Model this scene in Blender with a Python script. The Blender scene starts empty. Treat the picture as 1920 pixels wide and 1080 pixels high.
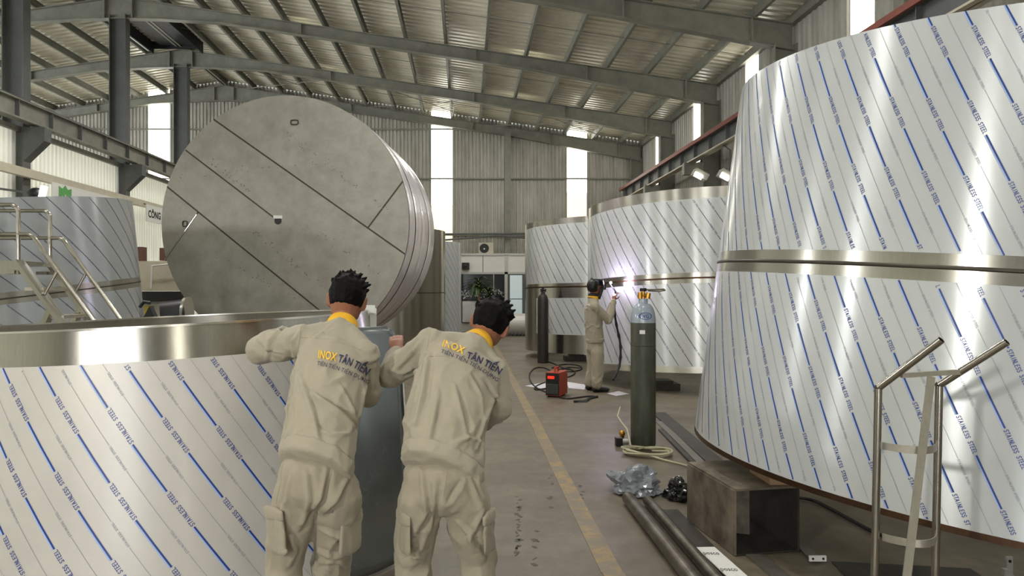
import bpy, bmesh, math, random
from mathutils import Vector, Matrix, noise
from mathutils.bvhtree import BVHTree
random.seed(7)
SC = bpy.context.scene
COL = SC.collection
PI = math.pi
V = Vector

# ------------------------------------------------------------------ camera
F, VX, VY, EYE = 1387.0, 873.0, 541.0, 1.5
cam_d = bpy.data.cameras.new('camera')
cam = bpy.data.objects.new('camera', cam_d)
COL.objects.link(cam)
cam.location = (0, 0, EYE)
cam.rotation_euler = (PI / 2, 0, 0)
cam_d.sensor_width = 36
cam_d.lens = 36 * F / 1920
cam_d.shift_x = (960 - VX) / 1920
cam_d.shift_y = (VY - 540) / 1920
cam_d.clip_end = 200
SC.camera = cam

# ------------------------------------------------------------------ world, lights, exposure
w = bpy.data.worlds.new('daylight')
SC.world = w
w.use_nodes = True
bgn = w.node_tree.nodes['Background']
bgn.inputs[0].default_value = (0.93, 0.96, 1.0, 1)
bgn.inputs[1].default_value = 8.6
SC.view_settings.view_transform = 'Standard'
SC.view_settings.look = 'None'
SC.view_settings.gamma = 1
SC.view_settings.use_curve_mapping = False
SC.view_settings.exposure = 0.0


def area(name, loc, target, sx, sy, power, col=(1, 1, 1)):
    d = bpy.data.lights.new(name, 'AREA')
    d.shape = 'RECTANGLE'; d.size = sx; d.size_y = sy; d.energy = power; d.color = col
    o = bpy.data.objects.new(name, d); COL.objects.link(o)
    o.location = loc
    o.rotation_euler = (V(target) - V(loc)).to_track_quat('-Z', 'Y').to_euler()
    return o


# work floodlight, wall floodlights, and unseen overhead fill lamps added to brighten the hall
area('work_floodlight', (-3.2, -1.6, 2.65), (-0.5, 9, 1.9), 0.22, 0.22, 135, (1.0, 0.97, 0.92))
area('wall_floodlight_light', (-8.2, 3.45, 3.1), (2, 4.5, 1.5), 0.3, 0.3, 60, (0.97, 0.98, 1.0))
area('wall_floodlight_light', (-8.2, 7.4, 3.1), (2, 7.5, 1.5), 0.3, 0.3, 45, (0.97, 0.98, 1.0))
for lx, ly, lz, lp in ((-1.5, -2.0, 6.75, 60), (2.6, -0.6, 6.75, 60), (-4.5, 3.5, 6.75, 90), (1.2, 4.2, 6.75, 90), (-1.5, 9.0, 6.75, 110), (2.4, 9.5, 6.75, 70),
                       (-5.0, 12.5, 6.75, 150), (0.5, 13.0, 6.75, 150), (-4.5, 18.95, 8.02, 150), (1.5, 18.95, 7.18, 150), (-4.5, 23.05, 8.02, 80), (1.5, 23.05, 7.18, 80)):
    area('added_overhead_fill', (lx, ly, lz), (lx, ly, 0), 0.45, 0.45 if ly < 15 else 0.25, lp, (1.0, 0.975, 0.93))


# ------------------------------------------------------------------ materials
def lin(c):
    return tuple(((x / 12.92) if x <= 0.04045 else ((x + 0.055) / 1.055) ** 2.4) for x in c)


MATS = {}


def mat(name, col, rough=0.5, metal=0.0, var=0.0, vscale=4.0, vstretch=(1, 1, 1), col2=None, bump=0.0, bscale=40.0,
        bstretch=(1, 1, 1), coat=0.0, aniso=0.0, emit=0.0, trans=0.0, alpha=1.0, srgb=True, rvar=0.0, sheen=0.0, detail=4.0):
    m = bpy.data.materials.new(name)
    m.use_nodes = True
    nt = m.node_tree
    b = nt.nodes['Principled BSDF']
    c = lin(col) if srgb else col
    b.inputs['Base Color'].default_value = (*c, 1)
    b.inputs['Roughness'].default_value = rough
    b.inputs['Metallic'].default_value = metal
    b.inputs['Coat Weight'].default_value = coat
    b.inputs['Coat Roughness'].default_value = 0.12
    b.inputs['Anisotropic'].default_value = aniso
    b.inputs['Transmission Weight'].default_value = trans
    b.inputs['Alpha'].default_value = alpha
    b.inputs['Sheen Weight'].default_value = sheen
    if emit:
        b.inputs['Emission Color'].default_value = (*c, 1)
        b.inputs['Emission Strength'].default_value = emit
    tc = None
    if var or bump or rvar:
        tc = nt.nodes.new('ShaderNodeTexCoord')
    if var or rvar:
        mp = nt.nodes.new('ShaderNodeMapping'); mp.inputs['Scale'].default_value = vstretch
        nt.links.new(tc.outputs['Object'], mp.inputs[0])
        n = nt.nodes.new('ShaderNodeTexNoise'); n.inputs['Scale'].default_value = vscale
        n.inputs['Detail'].default_value = detail; n.inputs['Roughness'].default_value = 0.65
        nt.links.new(mp.outputs[0], n.inputs['Vector'])
        if var:
            r = nt.nodes.new('ShaderNodeValToRGB')
            r.color_ramp.elements[0].position = 0.3; r.color_ramp.elements[1].position = 0.7
            c2 = lin(col2) if col2 else tuple(max(0, x * (1 - var)) for x in c)
            r.color_ramp.elements[0].color = (*c2, 1)
            r.color_ramp.elements[1].color = (*c, 1)
            nt.links.new(n.outputs[0], r.inputs[0])
            nt.links.new(r.outputs[0], b.inputs['Base Color'])
        if rvar:
            mr = nt.nodes.new('ShaderNodeMapRange')
            mr.inputs['From Min'].default_value = 0.3; mr.inputs['From Max'].default_value = 0.7
            mr.inputs['To Min'].default_value = rough - rvar; mr.inputs['To Max'].default_value = rough + rvar
            nt.links.new(n.outputs[0], mr.inputs[0]); nt.links.new(mr.outputs[0], b.inputs['Roughness'])
    if bump:
        mp = nt.nodes.new('ShaderNodeMapping'); mp.inputs['Scale'].default_value = bstretch
        nt.links.new(tc.outputs['Object'], mp.inputs[0])
        n = nt.nodes.new('ShaderNodeTexNoise'); n.inputs['Scale'].default_value = bscale; n.inputs['Detail'].default_value = 3
        nt.links.new(mp.outputs[0], n.inputs['Vector'])
        bp = nt.nodes.new('ShaderNodeBump'); bp.inputs['Strength'].default_value = bump; bp.inputs['Distance'].default_value = 0.02
        nt.links.new(n.outputs[0], bp.inputs['Height']); nt.links.new(bp.outputs[0], b.inputs['Normal'])
    if aniso:
        b.inputs['Anisotropic Rotation'].default_value = 0.25
        t = nt.nodes.new('ShaderNodeTangent'); t.direction_type = 'RADIAL'; t.axis = 'Z'
        nt.links.new(t.outputs[0], b.inputs['Tangent'])
    MATS[name] = m
    return m


M_beam = mat('painted_steel_grey', (0.52, 0.52, 0.47), 0.55, 0.0, 0.35, 3.0)
M_col = mat('painted_steel_dark', (0.36, 0.37, 0.36), 0.55, 0.0, 0.3, 3.0)
M_roof = mat('roof_sheet_metal', (0.88, 0.86, 0.78), 0.36, 0.1, 0.2, 1.5)
M_bwall = mat('wall_sheet_metal', (0.72, 0.71, 0.66), 0.5, 0.1, 0.45, 1.6, (1, 1, 0.35))
M_wwall = mat('white_wall_sheet', (0.88, 0.89, 0.86), 0.45, 0.0, 0.12, 2.0, (1, 1, 0.3))
M_sky = mat('translucent_sheet_lit_by_daylight', (1.0, 0.99, 0.95), 0.6, emit=5.5)
M_skydim = mat('dim_translucent_sheet', (0.97, 0.93, 0.82), 0.6, emit=1.0, var=0.12, vscale=2)  # weaker, warmer glow for the lower part of each strip
M_film = mat('white_protective_film', (0.80, 0.815, 0.81), 0.27, 0.25, coat=0.25, aniso=0.85)
M_films = mat('steel_grey_film', (0.70, 0.72, 0.73), 0.22, 0.5, coat=0.2, aniso=0.85)
M_filmw = mat('warm_protective_film', (0.785, 0.77, 0.735), 0.4, 0.12, 0.09, 2.5, coat=0.2, bump=0.03, bscale=5, rvar=0.05)
M_steel = mat('brushed_stainless', (0.74, 0.73, 0.69), 0.25, 1.0, 0.14, 3.0, (30, 30, 0.6), aniso=0.8)
M_steelb = mat('bright_stainless_edge', (0.86, 0.85, 0.81), 0.22, 1.0, 0.1, 20.0)
M_tube = mat('polished_stainless_tube', (0.72, 0.7, 0.66), 0.2, 1.0, 0.15, 20)
M_flat = mat('matt_stainless_bar', (0.74, 0.72, 0.66), 0.45, 0.7, 0.2, 25)
M_head = mat('matt_stainless_plate', (0.64, 0.63, 0.59), 0.5, 0.55, 0.28, 3.5, col2=(0.53, 0.52, 0.48), rvar=0.08, detail=9)
M_seam = mat('weld_seam_dark', (0.29, 0.27, 0.23), 0.5, 0.6, 0.3, 12)
M_brown = mat('heat_tinted_weld', (0.33, 0.24, 0.17), 0.35, 0.8, 0.4, 10)
M_blue = mat('blue_print', (0.11, 0.23, 0.52), 0.4)
M_lblue = mat('light_blue_print', (0.63, 0.72, 0.88), 0.4)
M_slate = mat('slate_print', (0.25, 0.28, 0.37), 0.45)
M_grey = mat('grey_print', (0.52, 0.54, 0.57), 0.5)
M_lilac = mat('lilac_wrap_film', (0.80, 0.78, 0.80), 0.3, 0.0, 0.18, 1.4, (1, 1, 1), coat=0.5, bump=0.5, bscale=2.0, bstretch=(0.5, 3, 3))
M_bluesh = mat('blue_backed_sheet', (0.58, 0.61, 0.62), 0.25, 0.75, 0.12, 5, rvar=0.05)
M_black = mat('black_plastic', (0.06, 0.06, 0.065), 0.45)
M_rubber = mat('black_rubber_cable', (0.08, 0.08, 0.08), 0.55)
M_rust = mat('mill_scale_plate', (0.56, 0.52, 0.45), 0.55, 0.4, 0.4, 6, col2=(0.30, 0.26, 0.22))
M_dark = mat('dark_flat_bar', (0.30, 0.28, 0.26), 0.5, 0.5, 0.4, 6)
M_greybar = mat('grey_flat_bar', (0.52, 0.50, 0.46), 0.42, 0.6, 0.3, 8)
M_pipe = mat('scaled_pipe', (0.47, 0.45, 0.41), 0.38, 0.75, 0.4, 9, col2=(0.3, 0.27, 0.23))
M_gas = mat('olive_grey_cylinder_paint', (0.33, 0.34, 0.28), 0.5, 0.0, 0.4, 14, (1, 1, 0.25), col2=(0.20, 0.21, 0.17), bump=0.1, bscale=60)
M_gastop = mat('pale_blue_grey_paint', (0.62, 0.66, 0.70), 0.25, 0.0, 0.1, 10, coat=0.4)
M_gasdark = mat('dark_brown_cylinder_paint', (0.17, 0.155, 0.13), 0.5, 0.0, 0.3, 9)
M_brass = mat('brass', (0.78, 0.58, 0.26), 0.28, 1.0, 0.2, 30)
M_white = mat('white_paint', (0.86, 0.86, 0.84), 0.5)
M_paper = mat('white_sheet_on_floor', (0.80, 0.79, 0.80), 0.5)
M_orange = mat('orange_paint', (0.68, 0.24, 0.12), 0.4, 0, 0.15, 8)
M_led = mat('red_display', (1.0, 0.12, 0.06), 0.4, emit=3.0)
M_cloth = mat('beige_work_cloth', (0.63, 0.60, 0.52), 0.85, 0, 0.07, 10, bump=0.25, bscale=22, sheen=0.15)
M_cloth2 = mat('beige_trouser_cloth', (0.62, 0.585, 0.505), 0.85, 0, 0.08, 9, bump=0.28, bscale=20, sheen=0.15)
M_yellow = mat('yellow_collar_cloth', (0.91, 0.69, 0.14), 0.8, 0, 0.12, 20)
M_yprint = mat('yellow_print', (0.93, 0.74, 0.18), 0.7)
M_nprint = mat('navy_print', (0.12, 0.13, 0.30), 0.7)
M_skin = mat('skin', (0.59, 0.39, 0.29), 0.5, 0, 0.12, 18)
M_hair = mat('black_hair', (0.035, 0.03, 0.03), 0.6, 0, 0.3, 60)
M_shoe = mat('black_shoe', (0.07, 0.07, 0.075), 0.4)
M_bag = mat('grey_plastic_bag', (0.52, 0.54, 0.56), 0.22, 0, 0.3, 9, coat=0.4)
M_bbag = mat('black_plastic_bag', (0.04, 0.04, 0.045), 0.2, coat=0.4)
M_hose = mat('pale_hose', (0.72, 0.70, 0.58), 0.4)
M_red = mat('red_conductor_rail', (0.52, 0.27, 0.22), 0.5, 0, 0.25, 6)
M_cream = mat('cream_flange', (0.76, 0.73, 0.65), 0.5, 0, 0.15, 6)
M_office = mat('white_office_panel', (0.86, 0.855, 0.82), 0.5, 0, 0.05, 4)
M_glassd = mat('dark_office_glass', (0.16, 0.17, 0.17), 0.12)
M_glassl = mat('frosted_door_glass', (0.78, 0.84, 0.84), 0.3, emit=0.25)  # faint glow put into the pane itself
M_decal = mat('frosted_decal', (0.72, 0.74, 0.73), 0.6)
M_alu = mat('aluminium_profile', (0.70, 0.70, 0.67), 0.4, 0.4)
M_leaf = mat('dracaena_leaf', (0.30, 0.40, 0.20), 0.45, 0, 0.3, 20)
M_trunk = mat('plant_trunk', (0.62, 0.50, 0.38), 0.8, 0, 0.3, 30)
M_pot = mat('pale_plant_pot', (0.74, 0.72, 0.68), 0.4)
M_green = mat('green_sign_print', (0.35, 0.62, 0.33), 0.6)
M_gtext = mat('dark_green_sign_print', (0.22, 0.37, 0.30), 0.6)
M_sign = mat('white_sign_board', (0.86, 0.86, 0.84), 0.5)
M_bk = mat('black_print', (0.09, 0.09, 0.1), 0.6)
M_lamp = mat('lit_lamp_glass', (1.0, 0.98, 0.92), 0.4, emit=14)
M_arc = mat('welding_arc', (0.93, 0.86, 1.0), 0.4, emit=60)
M_vent = mat('shaded_vent_dark', (0.10, 0.105, 0.115), 0.6)  # dark colour stands for the shade inside the ridge opening
M_mach = mat('machine_grey_paint', (0.74, 0.73, 0.69), 0.45, 0, 0.12, 6)
M_myel = mat('machine_yellow', (0.72, 0.66, 0.28), 0.5)
M_mred = mat('machine_brown_red', (0.38, 0.25, 0.21), 0.6)


def floor_material():
    m = bpy.data.materials.new('worn_concrete')
    m.use_nodes = True
    nt = m.node_tree; N = nt.nodes; L = nt.links
    b = N['Principled BSDF']
    tc = N.new('ShaderNodeTexCoord')

    def ns(scale, det, stretch=(1, 1, 1)):
        mp = N.new('ShaderNodeMapping'); mp.inputs['Scale'].default_value = stretch
        L.new(tc.outputs['Object'], mp.inputs[0])
        n = N.new('ShaderNodeTexNoise'); n.inputs['Scale'].default_value = scale; n.inputs['Detail'].default_value = det
        n.inputs['Roughness'].default_value = 0.65
        L.new(mp.outputs[0], n.inputs['Vector'])
        return n

    def ramp(n, a, ca, bb, cb):
        r = N.new('ShaderNodeValToRGB')
        r.color_ramp.elements[0].position = a; r.color_ramp.elements[0].color = (*ca, 1)
        r.color_ramp.elements[1].position = bb; r.color_ramp.elements[1].color = (*cb, 1)
        L.new(n.outputs[0], r.inputs[0]); return r
    base = ramp(ns(0.7, 8), 0.3, lin((0.405, 0.37, 0.31)), 0.72, lin((0.51, 0.475, 0.405)))
    fine = ramp(ns(9, 8, (1, 0.7, 1)), 0.35, (0.70, 0.69, 0.67), 0.65, (1, 1, 1))
    st = ramp(ns(0.55, 4, (0.35, 2.6, 1)), 0.42, (0.80, 0.79, 0.77), 0.60, (1, 1, 1))
    mx = N.new('ShaderNodeMixRGB'); mx.blend_type = 'MULTIPLY'; mx.inputs[0].default_value = 0.75
    L.new(base.outputs[0], mx.inputs[1]); L.new(fine.outputs[0], mx.inputs[2])
    mx2 = N.new('ShaderNodeMixRGB'); mx2.blend_type = 'MULTIPLY'; mx2.inputs[0].default_value = 0.9
    L.new(mx.outputs[0], mx2.inputs[1]); L.new(st.outputs[0], mx2.inputs[2])
    L.new(mx2.outputs[0], b.inputs['Base Color'])
    rg = ramp(ns(1.1, 6), 0.3, (0.32, 0.32, 0.32), 0.7, (0.6, 0.6, 0.6))
    L.new(rg.outputs[0], b.inputs['Roughness'])
    bp = N.new('ShaderNodeBump'); bp.inputs['Strength'].default_value = 0.12; bp.inputs['Distance'].default_value = 0.01
    L.new(ns(22, 6).outputs[0], bp.inputs['Height']); L.new(bp.outputs[0], b.inputs['Normal'])
    return m


def worn_line_material():
    m = bpy.data.materials.new('worn_yellow_paint')
    m.use_nodes = True
    nt = m.node_tree; N = nt.nodes; L = nt.links
    b = N['Principled BSDF']
    tc = N.new('ShaderNodeTexCoord')
    n = N.new('ShaderNodeTexNoise'); n.inputs['Scale'].default_value = 7; n.inputs['Detail'].default_value = 10; n.inputs['Roughness'].default_value = 0.75
    L.new(tc.outputs['Object'], n.inputs['Vector'])
    r = N.new('ShaderNodeValToRGB')
    r.color_ramp.elements[0].position = 0.47; r.color_ramp.elements[0].color = (*lin((0.48, 0.44, 0.365)), 1)
    r.color_ramp.elements[1].position = 0.62; r.color_ramp.elements[1].color = (*lin((0.63, 0.515, 0.285)), 1)
    L.new(n.outputs[0], r.inputs[0]); L.new(r.outputs[0], b.inputs['Base Color'])
    b.inputs['Roughness'].default_value = 0.5
    return m


def translucent(m, fac, col):
    nt = m.node_tree; N = nt.nodes; L = nt.links
    out = [n for n in N if n.type == 'OUTPUT_MATERIAL'][0]; b = N['Principled BSDF']
    t = N.new('ShaderNodeBsdfTranslucent'); t.inputs[0].default_value = (*lin(col), 1)
    mx = N.new('ShaderNodeMixShader'); mx.inputs[0].default_value = fac
    L.new(b.outputs[0], mx.inputs[1]); L.new(t.outputs[0], mx.inputs[2]); L.new(mx.outputs[0], out.inputs[0])


translucent(M_wwall, 0.4, (0.9, 0.88, 0.80))
M_hair.node_tree.nodes['Principled BSDF'].inputs['Specular IOR Level'].default_value = 0.12
M_floor = floor_material()
M_line = worn_line_material()


# ------------------------------------------------------------------ helpers
def P(px, py, Y):
    return V(((px - VX) * Y / F, Y, EYE - (py - VY) * Y / F))


ORG = {}


def tag(o, label=None, cat=None, group=None, kind=None):
    if label: o['label'] = label
    if cat: o['category'] = cat
    if group: o['group'] = group
    if kind: o['kind'] = kind
    return o


def thing(name, label, cat, loc=(0, 0, 0), group=None, rot=None, kind=None):
    o = bpy.data.objects.new(name, None); COL.objects.link(o)
    o.empty_display_size = 0.1
    o.location = loc
    if rot is not None: o.rotation_euler = rot
    ORG[o.name] = V(loc)
    return tag(o, label, cat, group, kind)


def link(name, me, parent=None, loc=None):
    o = bpy.data.objects.new(name, me); COL.objects.link(o)
    if parent is not None: o.parent = parent
    if loc is not None: o.location = loc
    ORG[o.name] = ORG.get(parent.name, V((0, 0, 0))) if parent is not None else V(loc or (0, 0, 0))
    return o


class MB:
    def __init__(s):
        s.v = []; s.f = []; s.m = []; s.cur = 0

    def add(s, vs, fs):
        b = len(s.v); s.v += [V(p) for p in vs]
        s.f += [tuple(i + b for i in f) for f in fs]; s.m += [s.cur] * len(fs)
        return s

    def box(s, c, size, rot=None):
        x, y, z = (d / 2 for d in size)
        vs = [V(p) for p in ((-x, -y, -z), (x, -y, -z), (x, y, -z), (-x, y, -z), (-x, -y, z), (x, -y, z), (x, y, z), (-x, y, z))]
        if rot is not None: vs = [rot @ p for p in vs]
        c = V(c)
        return s.add([c + p for p in vs], [(0, 3, 2, 1), (4, 5, 6, 7), (0, 1, 5, 4), (1, 2, 6, 5), (2, 3, 7, 6), (3, 0, 4, 7)])

    def bar(s, p0, p1, wd, ht, up=(0, 0, 1)):
        p0, p1 = V(p0), V(p1); d = p1 - p0; L = d.length; z = d.normalized()
        x = V(up).cross(z)
        if x.length < 1e-4: x = V((1, 0, 0)).cross(z)
        x.normalize(); y = z.cross(x)
        R = Matrix((x, y, z)).transposed()
        return s.box((p0 + p1) / 2, (wd, ht, L), R)

    def cyl(s, p0, p1, r0, r1=None, n=16, caps=True):
        r1 = r0 if r1 is None else r1
        return s.tube([p0, p1], [r0, r1], n, caps)

    def tube(s, path, r, n=10, caps=True):
        path = [V(p) for p in path]
        if not isinstance(r, (list, tuple)): r = [r] * len(path)
        vs = []; fs = []
        t0 = (path[1] - path[0]).normalized()
        a = t0.orthogonal().normalized()
        for i, p in enumerate(path):
            if i == 0: t = path[1] - path[0]
            elif i == len(path) - 1: t = path[-1] - path[-2]
            else: t = (path[i + 1] - path[i]).normalized() + (path[i] - path[i - 1]).normalized()
            t.normalize()
            a = (a - t * a.dot(t)).normalized(); b = t.cross(a)
            for k in range(n):
                th = 2 * PI * k / n
                vs.append(p + (a * math.cos(th) + b * math.sin(th)) * r[i])
        for i in range(len(path) - 1):
            for k in range(n):
                k2 = (k + 1) % n
                fs.append((i * n + k, i * n + k2, (i + 1) * n + k2, (i + 1) * n + k))
        if caps:
            fs.append(tuple(range(n))[::-1]); fs.append(tuple(range((len(path) - 1) * n, len(path) * n)))
        return s.add(vs, fs)

    def lathe(s, prof, n=24, c=(0, 0, 0), a0=0, a1=2 * PI):
        c = V(c); full = abs(a1 - a0 - 2 * PI) < 1e-6
        cols = n if full else n + 1
        vs = []
        for k in range(cols):
            th = a0 + (a1 - a0) * k / n
            for r, z in prof:
                vs.append(c + V((r * math.cos(th), r * math.sin(th), z)))
        m = len(prof); fs = []
        for k in range(n):
            k2 = (k + 1) % cols
            for j in range(m - 1):
                fs.append((k * m + j, k2 * m + j, k2 * m + j + 1, k * m + j + 1))
        return s.add(vs, fs)

    def ball(s, c, r, n=10, rot=None):
        r = V(r) if not isinstance(r, (int, float)) else V((r, r, r))
        vs = []; fs = []; c = V(c)
        for i in range(n + 1):
            ph = PI * i / n
            for k in range(2 * n):
                th = PI * k / n
                p = V((r.x * math.sin(ph) * math.cos(th), r.y * math.sin(ph) * math.sin(th), r.z * math.cos(ph)))
                vs.append(c + (rot @ p if rot is not None else p))
        for i in range(n):
            for k in range(2 * n):
                k2 = (k + 1) % (2 * n)
                fs.append((i * 2 * n + k, (i + 1) * 2 * n + k, (i + 1) * 2 * n + k2, i * 2 * n + k2))
        return s.add(vs, fs)

    def prism(s, poly, d):
        """poly: list of 3D points (planar), extruded by vector d"""
        n = len(poly); d = V(d); poly = [V(p) for p in poly]
        fs = [tuple(range(n))[::-1], tuple(range(n, 2 * n))]
        for i in range(n):
            j = (i + 1) % n; fs.append((i, j, j + n, i + n))
        return s.add(poly + [p + d for p in poly], fs)

    def mesh(s, name, mats, smooth=False, angle=40, org=V((0, 0, 0))):
        me = bpy.data.meshes.new(name)
        me.from_pydata([tuple(p - org) for p in s.v], [], s.f)
        for m in (mats if isinstance(mats, (list, tuple)) else [mats]): me.materials.append(m)
        me.polygons.foreach_set('material_index', s.m)
        me.validate()
        bm = bmesh.new(); bm.from_mesh(me)
        bmesh.ops.recalc_face_normals(bm, faces=bm.faces[:])
        bm.to_mesh(me); bm.free()
        if smooth:
            me.polygons.foreach_set('use_smooth', [True] * len(me.polygons))
            me.set_sharp_from_angle(angle=math.radians(angle))
        return me

    def build(s, name, mats, parent=None, smooth=False, origin=None, local=False, angle=40):
        if parent is not None:
            org = V((0, 0, 0)) if local else ORG.get(parent.name, V((0, 0, 0)))
            return link(name, s.mesh(name, mats, smooth, angle, org), parent)
        org = V(origin) if origin is not None else V((0, 0, 0))
        return link(name, s.mesh(name, mats, smooth, angle, org), None, tuple(org))


def copy_tree(o, parent=None, dloc=(0, 0, 0)):
    c = o.copy(); COL.objects.link(c)
    c.parent = parent
    if parent is None:
        c.location = V(o.location) + V(dloc)
    ORG[c.name] = V(c.location)
    for ch in list(o.children): copy_tree(ch, c)
    return c


# ------------------------------------------------------------------ hall
Y0, YB = -8.0, 27.0            # open gate end, back wall
XR, XL, XM = 6.45, -24.0, -8.75   # right wall, far left side (left open), ridge / middle column row
ZR, SL = 8.86, 0.147           # rafter top at the ridge, slope
FR_Y = [10.2, 14.4, 18.7, 22.8, 26.85]


def rz(x):
    return ZR - SL * abs(x - XM)


fl = MB().add([(XL, Y0, 0), (XR + .3, Y0, 0), (XR + .3, YB + .3, 0), (XL, YB + .3, 0), (XL, Y0, -.2), (XR + .3, Y0, -.2), (XR + .3, YB + .3, -.2), (XL, YB + .3, -.2)],
              [(0, 1, 2, 3), (7, 6, 5, 4), (0, 4, 5, 1), (1, 5, 6, 2), (2, 6, 7, 3), (3, 7, 4, 0)]).build('floor', M_floor)
tag(fl, 'worn grey concrete workshop floor', 'floor', kind='structure')
ln = MB()
ly = 2.0
while ly < 25:
    ln.box((0.775 + 0.004 * math.sin(ly), ly + 0.95, 0.0015), (0.115, 1.9, 0.003)); ly += 1.9
tag(ln.build('floor_line', M_line, fl), 'worn yellow walkway line')
sc_ = MB(); rs = random.Random(4)
for px, y0_, y1_, dn in ((972, 930, 1045, 22), (1032, 840, 960, 9), (1005, 990, 1060, 6), (930, 760, 800, 5), (1090, 905, 940, 5), (880, 960, 1040, 6)):
    for k in range(dn):
        y_ = y0_ + (y1_ - y0_) * (k + rs.random()) / dn; Y_ = EYE * F / (y_ - VY)
        sc_.box(((px + rs.uniform(-4, 4) - VX) * Y_ / F, Y_, .0008), (rs.uniform(.008, .03), rs.uniform(.02, .05), .0008), Matrix.Rotation(rs.uniform(-.6, .6), 3, 'Z'))
tag(sc_.build('scuff_marks', mat('floor_scuff', (0.30, 0.275, 0.23), 0.6), fl), 'dark scuff marks on the concrete', kind='stuff')


def corr(width, length, pitch, depth, axis='wall', top0=None, top1=None):
    """trapezoid-ribbed sheet; local x along width, y out, z along length"""
    m = MB(); vs = []; n = int(round(width / pitch)); prof = []
    for i in range(n):
        a = i * pitch
        prof += [(a, 0), (a + pitch * .42, 0), (a + pitch * .55, depth), (a + pitch * .87, depth)]
    prof.append((n * pitch, 0))
    for x, y in prof:
        L = length if top0 is None else top0 + (top1 - top0) * x / width
        vs += [(x, y, 0), (x, y, L)]
    m.add(vs, [(2 * i, 2 * i + 2, 2 * i + 3, 2 * i + 1) for i in range(len(prof) - 1)])
    return m


# roof: ribbed sheets across both slopes, lying on purlins
ceil = thing('ceiling', 'ribbed metal roof of two slopes over the hall', 'ceiling', (XM, YB, 9.1), kind='structure')
for side in (1, -1):
    xe = XR + .3 if side > 0 else XL
    run = abs(xe - XM); drop = SL * run
    m = MB(); vs = []
    nr = 4
    prof = []
    for i in range(nr):
        a = i * .25
        prof += [(a, 0), (a + .13, 0), (a + .155, .035), (a + .225, .035)]
    prof.append((1.0, 0))
    for y, z in prof:
        vs += [(0, y, z), (side * run, y, z - drop)]
    m.add(vs, [(2 * i, 2 * i + 2, 2 * i + 3, 2 * i + 1) for i in range(len(prof) - 1)])
    me = m.mesh('roof_sheet', M_roof)
    y = Y0
    while y < YB:
        o = link('roof_sheet', me, ceil); o.location = (0, y - YB, ZR + .225 - 9.1); y += 1.0
    k = 0
    while True:
        x = XM + side * (.06 + 1.02 * k)
        if abs(x - XM) > run - .1: break
        pm = bpy.data.meshes.get('purlin_mesh')
        if pm is None:
            pm = MB().box((0, 0, .1), (.012, YB - Y0, .2)).box((.03, 0, .197), (.06, YB - Y0, .01)).box((.03, 0, .005), (.06, YB - Y0, .01)).mesh('purlin_mesh', M_beam)
            pm.name = 'purlin_mesh'
        o = link('purlin', pm, ceil); o.location = (x - XM, (Y0 + YB) / 2 - YB, rz(x) - 9.1); k += 1
# sag rods mid-bay, and wind bracing in the last bays
for i in range(len(FR_Y) - 1):
    ym = (FR_Y[i] + FR_Y[i + 1]) / 2
    r = MB().cyl((XM, ym, rz(XM) + .06), (XR - .2, ym, rz(XR - .2) + .06), .008, n=6)
    r.build('sag_rod', M_beam, ceil)
for (xa, xb) in ((-8, -3.5), (-3.5, 1), (1, 5.8)):
    for a, b in ((xa, xb), (xb, xa)):
        MB().cyl((a, 22.9, rz(a) - .04), (b, 26.7, rz(b) - .04), .012, n=6).build('brace_rod', M_beam, ceil)
# ridge vent
rv = MB()
rv.box((XM, 20.9, 9.25), (1.5, 3.2, .04)).box((XM - .75, 20.9, 8.95), (.04, 3.2, .6)).box((XM + .75, 20.9, 8.95), (.04, 3.2, .6))
rv.box((XM, 22.5, 9.02), (1.5, .04, .46)).box((XM, 19.3, 9.02), (1.5, .04, .46)).box((XM + .1, 20.9, 8.88), (1.2, 3.0, .03))
tag(rv.build('ridge_vent', M_vent, None, origin=(XM, 20.9, 8.65)), 'ridge vent under the roof peak, its inside shade coloured in', 'roof vent')
tag(rv and MB().bar((XM - .82, 19.3, 8.72), (XM - .82, 22.4, 8.72), .1, .06).build('vent_gutter', M_white, bpy.data.objects['ridge_vent']), 'white edge strip')

# back wall
wb = thing('wall_back', 'ribbed metal back wall with bright translucent strips', 'wall', (0, YB, 0), kind='structure')
strips = {(-1.25, -.48): 0, (3.70, 4.42): 1, (-11.58, -10.80): 2}
xs = [-24.0]
edges = sorted([e for s in strips for e in s] + [XL, XM, XR])
for a, b in zip(edges[:-1], edges[1:]):
    L = b - a
    n = max(1, int(round(L / 1.04)))
    for i in range(n):
        xa, xb = a + L * i / n, a + L * (i + 1) / n
        wd = xb - xa
        pit = wd / max(1, int(round(wd / .13)))
        z0, z1 = rz(xa) + .29, rz(xb) + .29
        lit = (a, b) in strips
        if not lit:
            me = corr(wd, 0, pit, .03, top0=z0, top1=z1).mesh('wall_sheet', M_bwall)
            o = link('wall_sheet', me, wb); o.location = (xa, 0, 0)
        else:
            k = strips[(a, b)]
            zs = [0, 4.55 if k == 0 else (5.0 if k == 1 else 0.2), z0]
            lo = corr(wd, zs[1], pit, .03).mesh('dim_panel', M_skydim)
            link('translucent_panel', lo, wb).location = (xa, 0, 0)
            hi = corr(wd, 0, pit, .03, top0=z0 - zs[1], top1=z1 - zs[1]).mesh('lit_panel', M_sky)
            link('translucent_panel', hi, wb).location = (xa, 0, zs[1])
for z in (1.2, 3.45, 5.5, 7.3):
    xa, xb = XL, XR
    if rz(xb) < z: xb = XM + (ZR - z) / SL
    if rz(xa) < z: xa = XM - (ZR - z) / SL
    MB().box(((xa + xb) / 2, YB - .06, z), (xb - xa, .08, .05)).build('girt', M_beam, wb)
MB().box((1.52, YB - .16, 3.55), (.22, .3, 7.1)).build('wall_column', M_beam, wb)
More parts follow.
